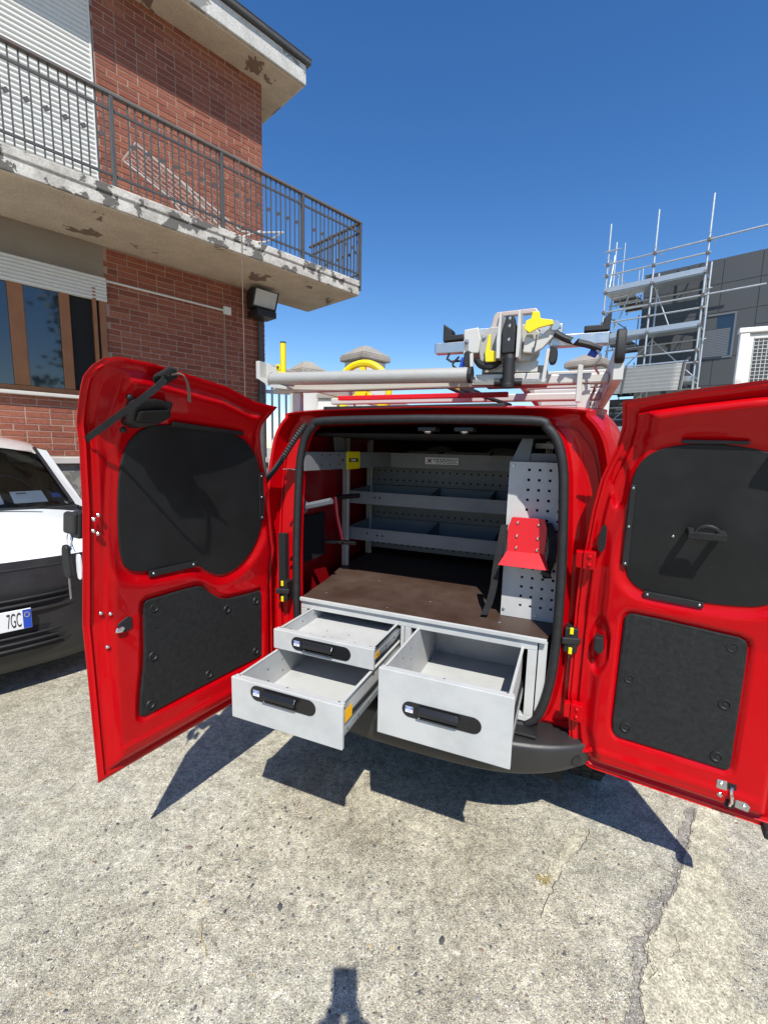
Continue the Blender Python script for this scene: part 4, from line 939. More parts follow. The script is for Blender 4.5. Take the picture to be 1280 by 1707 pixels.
# shelving against the bulkhead
shv = thing('steel_shelving', 'grey steel shelf racking with perforated back inside the van', 'shelving', VO, VR_)
def tray(x0, x1, y0, y1, z0, z1, divs, nm='shelf'):
    t = MB().box(x0, y0, z0, x1, y0 + .004, z1); o = t.build(nm, 'steel_shelf', shv, bevel=.001)
    MB().box(x0, y0 - .006, z1 - .004, x1, y0 - .0004, z1 + .002).build('shelf_lip', 'steel_shelf', o)
    MB().box(x0, y0 + .0045, z0 + .003, x1, y1, z0 + .006).build('shelf_floor', 'steel_shelf', o); MB().box(x0, y1 - .003, z0 + .0065, x1, y1, z1 + .015).build('shelf_back', 'steel_shelf', o)
    for x in (x0, x1 - .003): MB().prism([(y0 + .005, z0 + .0065), (y1 - .004, z0 + .0065), (y1 - .004, z1 + .015), (y0 + .005, z1)], lambda u, v, h, x=x: (x + h, u, v), 0, .003).build('shelf_end', 'steel_shelf', o)
    for x in divs: MB().prism([(y0 + .03, z0 + .0065), (y1 - .004, z0 + .0065), (y1 - .004, z1 + .02), (y0 + .10, z1 - .01)], lambda u, v, h, x=x: (x + h, u, v), 0, .003).build('divider', 'steel_shelf', o)
    return o
s1_ = tray(-.60, .42, .60, .93, 1.246, 1.313, (-.16, .16)); s2_ = tray(-.60, .42, .60, .93, 1.042, 1.110, (-.16, .20))
s3_ = tray(-.425, .45, .80, 1.10, 1.444, 1.524, (-.2, .1)); tag(s3_, 'top shelf with a small printed label plate')
for s_, x, z in ((s1_, -.43, 1.285), (s1_, -.40, 1.285), (s2_, -.41, 1.078), (s2_, -.38, 1.078), (s2_, -.47, 1.085)):
    MB().cyl((x, .5935, z), (x, .5955, z), .005, 10).build('hole', 'dark_void', s_)
lb = MB().box(-.215, .790, 1.470, -.025, .7938, 1.508).build('label_plate', 'white_print', s3_, bevel=.002)
em = MB()
for k in range(4):
    a = k * math.pi / 2 + .0; c = (-.188 + .011 * math.cos(a + .785), 1.489 + .011 * math.sin(a + .785)); em.prism([(c[0] - .0055, c[1]), (c[0], c[1] - .0055), (c[0] + .0055, c[1]), (c[0], c[1] + .0055)], lambda u, v, h: (u, h, v), .7888, .7898)
em.build('emblem', 'wood', lb); MB().prism([(-.196, 1.489), (-.188, 1.481), (-.18, 1.489), (-.188, 1.497)], lambda u, v, h: (u, h, v), .7882, .7887).build('emblem', 'black_print', lb)
rr_ = random.Random(3)
for z, h, x in ((1.496, .006, -.168), (1.486, .004, -.160), (1.478, .003, -.15)):
    while x < -.04:
        l = rr_.uniform(.008, .022); MB().box(x, .7888, z - h / 2, min(x + l, -.034), .7898, z + h / 2).build('label_line', 'black_print', lb); x += l + .005
# side run of the top shelf along the left wall
ss = MB().prism([(-.505, .02), (-.428, .795), (-.424, .795), (-.501, .02)], lambda u, v, h: (u, v, h), 1.448, 1.528).build('side_shelf_front', 'steel_shelf', shv)
MB().prism([(-.62, .03), (-.506, .03), (-.43, .795), (-.62, .795)], lambda u, v, h: (u, v, h), 1.449, 1.452).build('side_shelf_floor', 'steel_shelf', shv)
def sidept(y, z, n): return (-.505 + (y - .02) * (.077 / .775) + .0045 + n, y, z)
yl = MB().prism([(.335, 1.444), (.455, 1.446), (.455, 1.531), (.335, 1.531)], lambda u, v, h: sidept(u, v, h), .0005, .004).build('yellow_bracket', 'yellow', ss, bevel=.001)
MB().prism([(.355, 1.480), (.435, 1.480), (.435, 1.498), (.355, 1.498)], lambda u, v, h: sidept(u, v, h), .0042, .006).build('badge', 'black_print', yl, bevel=.001)
for k in range(2): MB().prism([(.365, 1.484 + k * .006), (.415, 1.484 + k * .006), (.41, 1.488 + k * .006), (.37, 1.488 + k * .006)], lambda u, v, h: sidept(u, v, h), .0061, .0064).build('badge_mark', 'white_print', yl)
for y in (.14, .20, .275):
    for z in (1.47, 1.515): MB().cyl(sidept(y, z, .0003), sidept(y, z, .0008), .0045, 8).build('hole', 'dark_void', ss)
MB().cyl(sidept(.305, 1.49, .0003), sidept(.305, 1.49, .0008), .007, 8).build('hole', 'dark_void', ss)
for y in (.375,): MB().prism([(y - .045, 1.525), (y + .035, 1.525), (y + .035, 1.61), (y - .06, 1.61)], lambda u, v, h: (-.53 + h, u, v), 0, .004).build('hanger', 'steel_shelf', shv)
# uprights and perforated backs
for x, y in ((-.585, .56), (-.60, .90), (.44, .60)):
    u_ = MB().box(x - .016, y - .012, WT + .002, x + .016, y + .012, 1.60).build('upright', 'alu', shv, bevel=.002)
    for k in (-.006, .006): MB().box(x + k - .0022, y - .0128, WT + .003, x + k + .0022, y - .0122, 1.60).build('slot', 'iron', u_)
for z0, z1 in ((.93, 1.03), (1.125, 1.235), (1.33, 1.44)):
    bp_ = MB().box(-.62, .945, z0, .45, .948, z1).build('back_panel', 'steel_shelf', shv)
    hm = MB()
    for r_ in range(2):
        for k in range(26): hm.box(-.60 + k * .041 - .005, .9435, z0 + .025 + r_ * .055, -.60 + k * .041 + .005, .9445, z0 + .035 + r_ * .055)
    tag(hm.build('perforation', 'dark_void', bp_), kind='stuff')
# square-hole panel on the right
pp = thing('perforated_panel', 'light grey upright steel panel with rows of square holes inside the van', 'panel', VO, VR_)
PX0, PX1, PZ0, PZ1, PYY = .322, .545, WT + .001, 1.512, .17
cols = [.395, .433, .471, .509]; rows = [1.483 - .038 * k for k in range(15)]; hs = .0048
xs = sorted([PX0, PX1] + [c - hs for c in cols] + [c + hs for c in cols]); zs = sorted([PZ0, PZ1] + [r - hs for r in rows] + [r + hs for r in rows])
pm = MB()
for yy in (PYY, PYY + .003):
    pass
vid = {}
def pv_(x, z, k):
    key_ = (round(x, 4), round(z, 4), k)
    if key_ not in vid: vid[key_] = len(pm.v); pm.v.append((x, PYY + (.003 if k else 0), z))
    return vid[key_]
ishole = lambda x0, x1, z0, z1: any(abs((x0 + x1) / 2 - c) < .004 for c in cols) and any(abs((z0 + z1) / 2 - r) < .004 for r in rows)
for i in range(len(xs) - 1):
    for j in range(len(zs) - 1):
        x0, x1, z0, z1 = xs[i], xs[i + 1], zs[j], zs[j + 1]
        if ishole(x0, x1, z0, z1):
            for (a, b) in (((x0, z0), (x1, z0)), ((x1, z0), (x1, z1)), ((x1, z1), (x0, z1)), ((x0, z1), (x0, z0))): pm.f.append((pv_(*a, 0), pv_(*b, 0), pv_(*b, 1), pv_(*a, 1)))
            continue
        for k in (0, 1): pm.f.append(tuple(pv_(x, z, k) for x, z in ((x0, z0), (x1, z0), (x1, z1), (x0, z1))))
pm.build('face', 'steel_paint', pp)
MB().box(PX0, PYY + .0032, PZ0, PX0 + .003, PYY + .30, PZ1).build('side', 'steel_shelf', pp); MB().box(PX0 + .004, PYY + .05, PZ0, .60, PYY + .052, PZ1).build('inner_back', 'dark_void', pp)
for x, z in ((.336, 1.497), (.332, .925), (.455, .915)): MB().lathe([(0, .004), (.005, .0035), (.007, 0)], (x, PYY, z), (0, -1, 0), 10).build('bolt', 'galv', pp)
MB().prism([(.325, 1.514), (.39, 1.514), (.40, 1.60), (.36, 1.60)], lambda u, v, h: (u, h, v), .19, .30).build('gusset', 'shutter_grey', pp)
MB().box(.40, .30, 1.565, .60, .33, 1.585).build('top_bar', 'alu', pp); MB().box(.39, .20, 1.515, .56, .24, 1.545).build('top_tray', 'shutter_grey', pp)
ho_ = thing('red_holder', 'red bent metal holder bolted to the perforated panel', 'holder', VO, VR_)
MB().prism([(.350, 1.306), (.465, 1.306), (.476, 1.27), (.474, 1.175), (.338, 1.175), (.336, 1.265)], lambda u, v, h: (u, h, v), .120, .124).build('back_plate', 'red_powder', ho_, bevel=.001)
lp_ = MB(); lp_.add([(.338, .120, 1.175), (.474, .120, 1.175), (.492, .070, 1.128), (.315, .070, 1.128), (.338, .124, 1.175), (.474, .124, 1.175), (.492, .074, 1.126), (.315, .074, 1.126)], [(0, 1, 2, 3), (4, 7, 6, 5), (0, 4, 5, 1), (1, 5, 6, 2), (2, 6, 7, 3), (3, 7, 4, 0)])
lp_.build('flared_lip', 'red_powder', ho_)
MB().box(.345, .1245, 1.18, .468, .168, 1.30).build('back_box', 'red_powder', ho_, bevel=.003)
for x, z in ((.371, 1.286), (.446, 1.284), (.371, 1.235), (.446, 1.232), (.371, 1.19), (.446, 1.188)): MB().lathe([(0, .0055), (.004, .005), (.0062, .002), (.0068, 0)], (x, .120, z), (0, -1, 0), 10).build('bolt', 'chrome', ho_, smooth=True)
st_ = thing('black_strap', 'black webbing strap hanging beside the perforated panel', 'strap', VO, VR_)
MB().ribbon([tuple(p) for p in catmull([(.32, .145, 1.27), (.312, .13, 1.20), (.300, .125, 1.10), (.296, .12, 1.03), (.285, .115, .965), (.268, .105, .912)], 5)], (1, .15, .1), .027, .005).build('webbing', 'strap', st_)
MB().ribbon([tuple(p) for p in catmull([(.475, .14, 1.29), (.497, .125, 1.24), (.50, .125, 1.17), (.485, .13, 1.10), (.492, .125, 1.085)], 5)], (1, .25, .1), .030, .005).build('webbing', 'strap', st_)
MB().bar((.466, .12, 1.108), (.498, .12, 1.095), .006, .016).build('buckle', 'black_plastic', st_)
ch_ = thing('crank_handle', 'red crank rod with black grips clipped inside the left of the van', 'crank', VO, VR_)
rod(ch_, [(-.565, .40, 1.30), (-.552, .40, 1.20), (-.516, .40, 1.063)], .010, 'red_powder', 'rod'); rod(ch_, [(-.565, .41, 1.295), (-.425, .39, 1.315)], .013, 'black_plastic', 'grip'); rod(ch_, [(-.615, .40, 1.062), (-.437, .39, 1.072)], .013, 'black_plastic', 'grip')
for x in (-.535, -.505): MB().cyl((x, .385, 1.066), (x, .375, 1.066), .007, 8).build('bolt', 'chrome', ch_)
rb_ = thing('roller_bracket', 'silver triangular bracket with grey roller at the left door opening', 'bracket', VO, VR_)
MB().prism([(-.585, 1.235), (-.585, 1.335), (-.545, 1.305), (-.535, 1.285), (-.548, 1.255)], lambda u, v, h: (u, h, v), .10, .105).build('plate', 'galv_dull', rb_, bevel=.001)
rod(rb_, [(-.545, .095, 1.284), (-.415, .10, 1.317)], .015, 'shutter_grey', 'roller'); MB().cyl((-.552, .099, 1.282), (-.552, .09, 1.282), .009, 10).build('bolt', 'chrome', rb_)

# ================================================================== ROOF RACK, LADDER, CLAMP
rk = thing('roof_rack', 'aluminium roof rack with loading roller on top of the red van', 'roof rack', VO, VR_)
def rbox(nm, c, m_, par, bv=.003): return MB().box(*c).build(nm, m_, par, bevel=bv)
for y in (.10, .62, 1.5, 2.2):
    rbox('crossbar', (-.72, y, 1.785, .634, y + .04, 1.820), 'alu', rk, .006)
    for x in (-.60, .56): rbox('foot', (x - .02, y + .005, 1.70, x + .02, y + .035, 1.784), 'alu', rk)
ro_ = MB().cyl((-.68, .045, 1.836), (.175, .035, 1.818), .0265, 20).build('roller', 'alu_cast', rk, smooth=True)
MB().cyl((-.688, .045, 1.836), (-.6805, .045, 1.836), .029, 16).build('roller_cap', 'alu_cast', ro_); MB().cyl((.1755, .035, 1.818), (.19, .035, 1.818), .029, 16).build('roller_cap', 'black_plastic', ro_)
rbox('side_rail', (-.765, .04, 1.84, -.745, 2.4, 1.915), 'alu', rk); MB().prism([(-.745, 1.915), (-.60, 1.845), (-.60, 1.83), (-.745, 1.845)], lambda u, v, h: (u, h, v), .085, .090).build('gusset_plate', 'alu', rk, bevel=.001)
MB().prism([(-.75, 1.84), (-.68, 1.80), (-.60, 1.79), (-.60, 1.80), (-.74, 1.845)], lambda u, v, h: (u, h, v), .03, .08).build('roller_arm', 'alu', rk)
yp = thing('yellow_post', 'yellow upright stop post with black cap on the left of the roof rack', 'post', VO, VR_)
MB().cyl((-.632, .055, 1.845), (-.632, .055, 1.983), .0125, 16).build('tube', 'yellow', yp, smooth=True); MB().cyl((-.632, .055, 1.9832), (-.632, .055, 1.989), .0125, 16).build('cap', 'black_plastic', yp)
MB().cyl((-.655, .05, 1.885), (-.655, .06, 1.885), .014, 12).build('knob', 'yellow', yp, smooth=True); MB().cyl((-.655, .045, 1.885), (-.655, .049, 1.885), .006, 8).build('knob_bolt', 'iron', yp); MB().bar((-.668, .05, 1.845), (-.635, .05, 1.865), .012, .012).build('lever', 'yellow', yp)
yw = thing('yellow_hoop', 'yellow arched hoop standing on the left of the roof rack', 'hoop', VO, VR_)
yc = Vector((-.62, .82, 1.872))
MB().tube([yc + Vector((.165 * math.cos(q), 0, .165 * math.sin(q))) for q in [i * 2 * math.pi / 36 for i in range(36)]], .021, 8, True).build('rim', 'yellow', yw, smooth=True)
for k in range(3): q = k * 2 * math.pi / 3 + math.pi / 2; MB().bar(yc, yc + Vector((.155 * math.cos(q), 0, .155 * math.sin(q))), .035, .02, (0, 1, 0)).build('spoke', 'yellow', yw, bevel=.003)
MB().cyl(yc + Vector((0, -.03, 0)), yc + Vector((0, .03, 0)), .035, 16).build('hub', 'yellow', yw, smooth=True)
ld = thing('ladder', 'aluminium ladder lying lengthwise on the right of the roof rack', 'ladder', VO, VR_)
for x in (.30, .636):
    s_ = MB().box(x, -.02 if x > .5 else .25, 1.775 if x > .5 else 1.83, x + .03, 2.7, 1.875 if x > .5 else 1.905).build('stile', 'alu', ld, bevel=.003)
    if x > .5:
        MB().prism(chaikin([(-.035, 1.825), (-.045, 1.86), (-.040, 1.905), (-.028, 1.93), (-.005, 1.915), (.0, 1.825)], 2), lambda u, v, h, x=x: (x + .001 + h, u, v), 0, .028).build('rubber_foot', 'rubber', s_, bevel=.006)
for k in range(9): MB().box(.3305, .34 + k * .27, 1.838, .6355, .372 + k * .27, 1.868).build('rung', 'alu', ld, bevel=.003)
rbox('strap_plate', (.535, .07, 1.72, .552, .085, 1.845), 'alu', ld)
for k, x in enumerate((.575, .60)): MB().box(x, .2, 1.824, x + .012, 2.5, 1.829).build('red_reflection', 'red_inner', ld)  # red reflection along the stile, put in as coloured strips
cl_ = thing('ladder_clamp', 'cast metal ladder clamp with black grip and yellow levers on the van roof', 'ladder clamp', VO, VR_)
def cpl(nm, poly, y0, y1, m_, par=None, bv=.004): return MB().prism(poly, lambda u, v, h: (u, h, v), y0, y1).build(nm, m_, par or cl_, bevel=bv)
cpl('body', [(.205, 1.87), (.195, 1.93), (.205, 1.972), (.235, 1.99), (.375, 1.99), (.405, 1.96), (.40, 1.90), (.38, 1.865)], .085, .19, 'alu_cast', bv=.004)
cpl('left_cheek', [(.272, 1.868), (.270, 1.93), (.276, 2.016), (.283, 2.018), (.283, 1.868)], .022, .10, 'alu', bv=.001); cpl('right_cheek', [(.337, 1.868), (.337, 2.020), (.345, 2.022), (.350, 1.93), (.346, 1.868)], .022, .10, 'alu', bv=.001)
gp = cpl('pivot_block', [(.288, 1.885), (.285, 1.96), (.298, 2.01), (.322, 2.01), (.332, 1.96), (.330, 1.885)], .03, .085, 'black_plastic')
for z in (1.93, 1.975, 2.0): MB().lathe([(0, .003), (.004, .002), (.006, 0)], (.31, .03, z), (0, -1, 0), 8).build('bolt', 'chrome', gp)
gr = MB().lathe([(.0, -.002), (.021, .0), (.022, .01)] + [(.022 - .0025 * (k % 2), .012 + .006 * k) for k in range(16)] + [(.018, .112), (0, .114)], (.315, .035, 1.768), (0, 0, 1), 18).build('grip', 'rubber', cl_, smooth=True, ang=70)
cpl('back_beam', [(.15, 1.952), (.475, 1.935), (.475, 1.995), (.15, 2.0)], .13, .19, 'galv_dull', bv=.003); cpl('left_housing', [(.142, 1.90), (.142, 1.985), (.195, 1.990), (.205, 1.945), (.198, 1.90)], .075, .20, 'alu', bv=.004)
cpl('underside', [(.20, 1.80), (.20, 1.87), (.43, 1.86), (.43, 1.80)], .15, .30, 'alu_cast')
hp_ = [(.224, 1.962), (.240, 2.036), (.250, 2.047), (.384, 2.050), (.394, 2.038), (.404, 1.972)]
hq_ = [(.388, 1.975), (.381, 2.026), (.375, 2.033), (.262, 2.031), (.256, 2.022), (.243, 1.966)]
cpl('carry_handle', hp_ + hq_, .115, .14, 'alu_warm', bv=.003)
cpl('yellow_lever', [(.358, 1.962), (.362, 1.988), (.378, 1.994), (.382, 2.016), (.404, 2.014), (.408, 1.992), (.448, 1.984), (.450, 1.970), (.405, 1.962), (.376, 1.948)], .035, .045, 'yellow', bv=.002); cpl('yellow_tab', [(.232, 1.862), (.228, 1.89), (.238, 1.955), (.246, 1.955), (.246, 1.90), (.268, 1.898), (.268, 1.862)], .045, .055, 'yellow', bv=.002)
cpl('link_arm', [(.355, 1.89), (.36, 1.945), (.40, 1.93), (.455, 1.985), (.468, 1.975), (.455, 1.94), (.42, 1.90), (.39, 1.885)], .06, .075, 'alu')
MB().cyl((.455, .05, 1.97), (.455, .085, 1.97), .016, 14).build('link_pin', 'galv', cl_, smooth=True)
for nm, x0, x1 in (('left_arm', .035, .165), ('right_arm', .44, .622)):
    a_ = MB().box(x0, .075, 1.907, x1, .115, 1.945).build('square_arm', 'galv', cl_, bevel=.003)
    MB().box((x0 if x0 < .2 else x1) - .001, .079, 1.911, (x0 if x0 < .2 else x1) + .001, .111, 1.941).build('tube_end', 'black_plastic', a_)
for P_ in ([(.066, 2.010), (.100, 1.988), (.098, 1.968), (.142, 1.970), (.146, 1.952), (.066, 1.948)], [(.545, 1.966), (.600, 1.966), (.602, 1.985), (.624, 2.005), (.622, 1.948), (.545, 1.948)]):
    cpl('rubber_pad', P_, .070, .122, 'rubber', bv=.003)
lw = MB(); lw.tube([(.09, .08, 1.905), (.085, .07, 1.885), (.10, .075, 1.875), (.145, .09, 1.88)], .005, 6); lw.build('cable', 'rubber', cl_, smooth=True)
cpl('blue_tab', [(.128, 1.842), (.145, 1.842), (.158, 1.885), (.14, 1.888)], .07, .075, 'blue', bv=.001); cpl('blue_tab', [(.560, 1.87), (.585, 1.86), (.60, 1.885), (.575, 1.895)], .06, .066, 'blue', bv=.001)
MB().tube([tuple(p) for p in catmull([(.458, .055, 1.945), (.49, .05, 1.925), (.525, .045, 1.910), (.565, .045, 1.898), (.60, .055, 1.885)], 4)], .011, 8).build('sleeve', 'rubber', cl_, smooth=True)
MB().bar((.512, .03, 1.905), (.53, .03, 1.925), .012, .012).build('clip', 'chrome', cl_)
for x in (.165, .455):
    MB().prism(chaikin([(x - .014, 1.852), (x - .014, 1.90), (x, 1.908), (x + .014, 1.90), (x + .013, 1.855), (x, 1.845)], 2), lambda u, v, h: (u, h, v), .05, .09).build('roller_block', 'rubber', cl_, bevel=.004)
    MB().bar((x + .014 if x < .3 else x - .016, .055, 1.895), (x + .020 if x < .3 else x - .026, .055, 1.785), .012, .012).build('swing_arm', 'alu', cl_, bevel=.002)
rod(cl_, [(.185, .06, 1.793), (.44, .06, 1.788)], .011, 'galv', 'cross_rod'); MB().cyl((.265, .06, 1.792), (.36, .06, 1.790), .014, 12).build('rod_collar', 'black_plastic', cl_, smooth=True)
MB().tube([tuple(p) for p in catmull([(.19, .1, 1.88), (.215, .07, 1.855), (.25, .065, 1.85), (.275, .08, 1.87)], 4)], .013, 8).build('hose', 'rubber', cl_, smooth=True)
MB().tube([(.40, .035, 1.94), (.398, .03, 1.91), (.392, .035, 1.88)], .003, 5).build('safety_pin', 'iron', cl_)
for k, x in enumerate((-.05, .05)):
    MB().tube([tuple(p) for p in catmull([(x - .06, .45 + k * .3, 1.835), (x, .4 + k * .3, 1.85), (x + .05, .42 + k * .3, 1.83), (x + .12, .5, 1.80)], 5)], .008, 6).build('tie_cable', 'rubber', rk, smooth=True)
MB().box(.02, .55, 1.819, .08, .60, 1.865).build('clamp_block', 'black_plastic', rk, bevel=.004)
MB().box(-.01, .56, 1.840, .018, .59, 1.86).build('clamp_tab', 'yellow', rk)
MB().box(-.50, .30, 1.77, .28, .33, 1.79).build('red_rail', 'red_powder', rk, bevel=.003)

for P_, r_, m_ in (([(.585, .05, 1.885), (.60, .04, 1.86), (.585, .05, 1.835), (.60, .07, 1.81)], .004, 'galv'), ([(.13, .07, 1.89), (.11, .06, 1.86), (.14, .07, 1.84)], .004, 'rubber'), ([(.05, .5, 1.83), (.12, .42, 1.80), (.20, .45, 1.775), (.26, .55, 1.76)], .009, 'rubber')):
    MB().tube([tuple(p) for p in catmull(P_, 5)], r_, 6).build('lead', m_, cl_, smooth=True)
for x, z in ((.215, 1.955), (.225, 1.90), (.385, 1.905), (.37, 1.975), (.155, 1.945), (.465, 1.965), (.41, 1.945)):
    MB().lathe([(0, .006), (.005, .0055), (.0075, .002), (.008, 0)], (x, .083 if .2 < x < .39 else .074, z), (0, -1, 0), 8).build('clamp_bolt', 'galv', cl_, smooth=True)
cpl('front_plate', [(.215, 1.835), (.215, 1.872), (.405, 1.868), (.405, 1.83)], .10, .11, 'alu', bv=.002); cpl('lower_channel', [(.19, 1.80), (.19, 1.826), (.44, 1.824), (.44, 1.798)], .085, .14, 'alu', bv=.002)
cpl('warning_label', [(.222, 1.842), (.222, 1.864), (.258, 1.864), (.258, 1.842)], .0985, .0998, 'white_print', bv=0)
# ================================================================== WHITE CAR  (nose towards -y)
wc = thing('white_car', 'white car with dark grey front bumper parked nose out by the brick house', 'car', Vector(BK) + Matrix.Rotation(BR, 3, 'Z') @ Vector((-3.33, 0, 0)), BR)
NY = -2.48
def plan(t, hw, y0, rnd):     # t -1..1 round the nose
    a = t * math.pi / 2 * 1.0; s = math.sin(a); c = math.cos(a); return (hw * math.copysign(abs(s) ** .55, s), y0 + rnd * (1 - abs(c) ** .6))
def lower(u, v):
    t = u * 2 - 1; z = .20 + v * .66
    pr = interp(v, [(0, .09), (.12, .02), (.35, 0), (.55, .01), (.8, .03), (1, .06)])
    # grille openings
    x, y = plan(max(-1, min(1, t * 1.25)), .79, NY + pr, .42)
    if abs(t) > .8: y += (abs(t) - .8) / .2 * 1.6
    return (x, y, z)
lb_ = MB().grid(lower, 81, 30); lbo = lb_.build('bumper', 'bumper_plastic', wc, smooth=True, ang=50)
def gril(z0, z1, hw, nm='grille'):
    m_ = MB()
    for sg in range(24):
        t0 = -1 + sg / 12; t1 = t0 + 1 / 12
        def q(t, z): 
            x, y = plan(t * .80, .79, NY + .004, .42); return (x * hw / .79, y - .012, z)
        m_.add([q(t0, z0), q(t1, z0), q(t1, z1), q(t0, z1)], [(0, 1, 2, 3)])
    return m_.build(nm, 'dark_void', wc, smooth=True)
gril(.335, .475, .62); gril(.60, .68, .62)
for z in (.365, .40, .438, .62, .655):
    m_ = MB(); pts = []
    for k in range(25): x, y = plan((-1 + k / 12) * .80, .79, NY + .004, .42); pts.append((x * .62 / .79, y - .018, z))
    m_.tube(pts, .007, 6); m_.build('grille_bar', 'black_plastic', wc, smooth=True)
pts = []
for k in range(25): x, y = plan((-1 + k / 12) * .80, .79, NY, .42); pts.append((x * .66 / .79, y - .006, .575))
MB().tube(pts, .010, 8).build('bumper_crease', 'bumper_plastic', wc, smooth=True)
# plate
pl2 = MB().box(-.26, NY - .034, .485, .262, NY - .022, .60).build('number_plate', 'white_print', wc, bevel=.003)
MB().box(.222, NY - .036, .488, .26, NY - .0345, .597).build('blue_band', 'blue', pl2)
MB().tube([(.241 + .011 * math.cos(q), NY - .0368, .567 + .014 * math.sin(q)) for q in [i * math.pi / 8 for i in range(16)]], .0011, 4, True).build('ring_mark', 'yellow', pl2)
text('lettering', '7GC', .112, lambda x, y, z: (.150 + x * .30, NY - .0348 - z, .503 + y * 1.06), 'black_print', pl2)
# bonnet
def hood(u, v):
    t = u * 2 - 1; x0, y0 = plan(t * .97, .77, NY + .06, .40); hw = .77 - .06 * v
    zz = .872 + .20 * v ** .75 - .05 * abs(t) ** 3 * (1 - v * .2) - (.05 * (1 - v) ** 6)
    return (x0 * (1 - v) + t * hw * v, y0 * (1 - v) + (-1.70 + .10 * t * t) * v, zz)
MB().grid(hood, 41, 20).build('bonnet', 'white_car_paint', wc, smooth=True, ang=80)
pts = []
for k in range(41): pts.append(Vector(hood(k / 40, 0)) + Vector((0, -.004, -.012)))
MB().tube(pts, .012, 6).build('bonnet_gap', 'black_plastic', wc, smooth=True)
def cabin(hw0, hw1, y0, y1, z0, z1, bow):
    def f(u, v):
        t = u * 2 - 1; hw = hw0 + (hw1 - hw0) * v; return (t * hw, (y0 + (y1 - y0) * v) + bow * t * t, z0 + (z1 - z0) * v + .012 * math.sin(v * math.pi) - .02 * t * t * v)
    return f
mat('windscreen', (.012, .014, .016), .03, spec=.35)
wsn = M['windscreen'].node_tree.nodes['Principled BSDF']; wsn.inputs['Transmission Weight'].default_value = 1.; wsn.inputs['Base Color'].default_value = (.42, .47, .46, 1); wsn.inputs['IOR'].default_value = 1.01; wsn.inputs['Coat Weight'].default_value = 1.; wsn.inputs['Roughness'].default_value = .0
MB().grid(cabin(.655, .535, -1.72, -1.12, 1.075, 1.485, .10), 21, 12).build('windscreen', 'windscreen', wc, smooth=True)
MB().prism([(-.70, -1.76), (.70, -1.76), (.68, -1.62), (-.68, -1.62)], lambda u, v, h: (u, v + .10 * (u / .7) ** 2, h), 1.045, 1.072).build('scuttle', 'black_plastic', wc, bevel=.004)
for sg in (-1, 1):
    P_ = [(sg * .775, -1.58, 1.03), (sg * .675, -1.615, 1.085), (sg * .555, -1.01, 1.49), (sg * .645, -.95, 1.47)]
    ap = MB().add([P_[0], P_[1], P_[2], P_[3]] + [(x + sg * .02, y + .10, z - .02) for x, y, z in P_], [(0, 1, 2, 3), (4, 7, 6, 5), (0, 4, 5, 1), (1, 5, 6, 2), (2, 6, 7, 3), (3, 7, 4, 0)]); ap.build('windscreen_pillar', 'white_car_paint', wc, bevel=.01)
    MB().bar(P_[1], P_[2], .022, .012, (0, -1, 1)).build('windscreen_trim', 'black_plastic', wc)
    mr = MB().lathe([(0, -.05), (.05, -.045), (.075, 0), (.07, .05), (0, .06)], (sg * .90, -1.30, 1.06), (0, 1, 0), 16).build('mirror', 'black_plastic', wc, smooth=True); MB().bar((sg * .74, -1.32, 1.03), (sg * .85, -1.30, 1.04), .03, .04).build('mirror_arm', 'black_plastic', mr)
def rof(u, v):
    t = u * 2 - 1; return (t * (.585 + .03 * math.sin(v * 3)), -1.12 + .10 * t * t + v * 2.3, 1.498 + .095 * math.sin(min(1, v * 3) * math.pi / 2) - .065 * abs(t) ** 3)
MB().grid(rof, 31, 16).build('roof', 'white_car_paint', wc, smooth=True, ang=80)
for sg in (-1, 1):
    sd_ = MB()
    def side(u, v, sg=sg): 
        y = -2.05 + u * 3.4; return (sg * (.79 - .02 * v), y, .30 + v * (interp(y, [(-2.05, .52), (-1.6, .74), (1.35, .76)])))
    sd_.grid(side, 20, 8); sd_.build('side', 'white_car_paint', wc, smooth=True)
    gs = MB(); gs.add([(sg * .745, -1.50, 1.05), (sg * .60, -.95, 1.48), (sg * .61, 1.1, 1.50), (sg * .76, 1.25, 1.05)], [(0, 1, 2, 3)]); gs.build('side_glass', 'pane', wc)
    for y in (-1.75, .75):
        t_ = MB().lathe([(.17, -.08), (.25, -.085), (.285, -.07), (.295, 0), (.285, .07), (.25, .085), (.17, .08)], (sg * .70, y, .345), (1, 0, 0), 28).build('wheel', 'tyre', wc, smooth=True)
        MB().lathe([(0, .04), (.16, .05), (.172, .07)], (sg * .70, y, .345), (sg, 0, 0), 20).build('rim', 'galv_dull', t_, smooth=True)
MB().box(-.74, -1.9, .28, .74, 1.3, .60).build('underbody', 'dark_void', wc); MB().box(-.78, 1.3, .3, .78, 1.36, 1.5).build('tail', 'white_car_paint', wc, bevel=.02)
db = MB().prism([(-1.70, 1.02), (-1.30, 1.06), (-1.05, 1.05), (-1.0, .7), (-1.6, .7)], lambda u, v, h: (h, u, v), -.66, .66).build('dashboard', 'black_plastic', wc, bevel=.03)
MB().box(-.70, -.9, .4, .70, 1.2, .8).build('cabin_floor', 'dark_void', wc)
for x in (-.34, .34):
    MB().prism(chaikin([(-.24, .75), (.24, .75), (.23, 1.28), (.12, 1.32), (.11, 1.44), (-.11, 1.44), (-.12, 1.32), (-.23, 1.28)], 2), lambda u, v, h, x=x: (u + x, h, v), -.30, -.15).build('seat', 'floor_dark', wc, bevel=.03)
MB().tube([(.34 + .18 * math.cos(q), -1.08 + .07 * math.sin(q), 1.10 + .16 * math.sin(q)) for q in [i * 2 * math.pi / 28 for i in range(28)]], .014, 8, True).build('steering_wheel', 'black_plastic', wc, smooth=True)
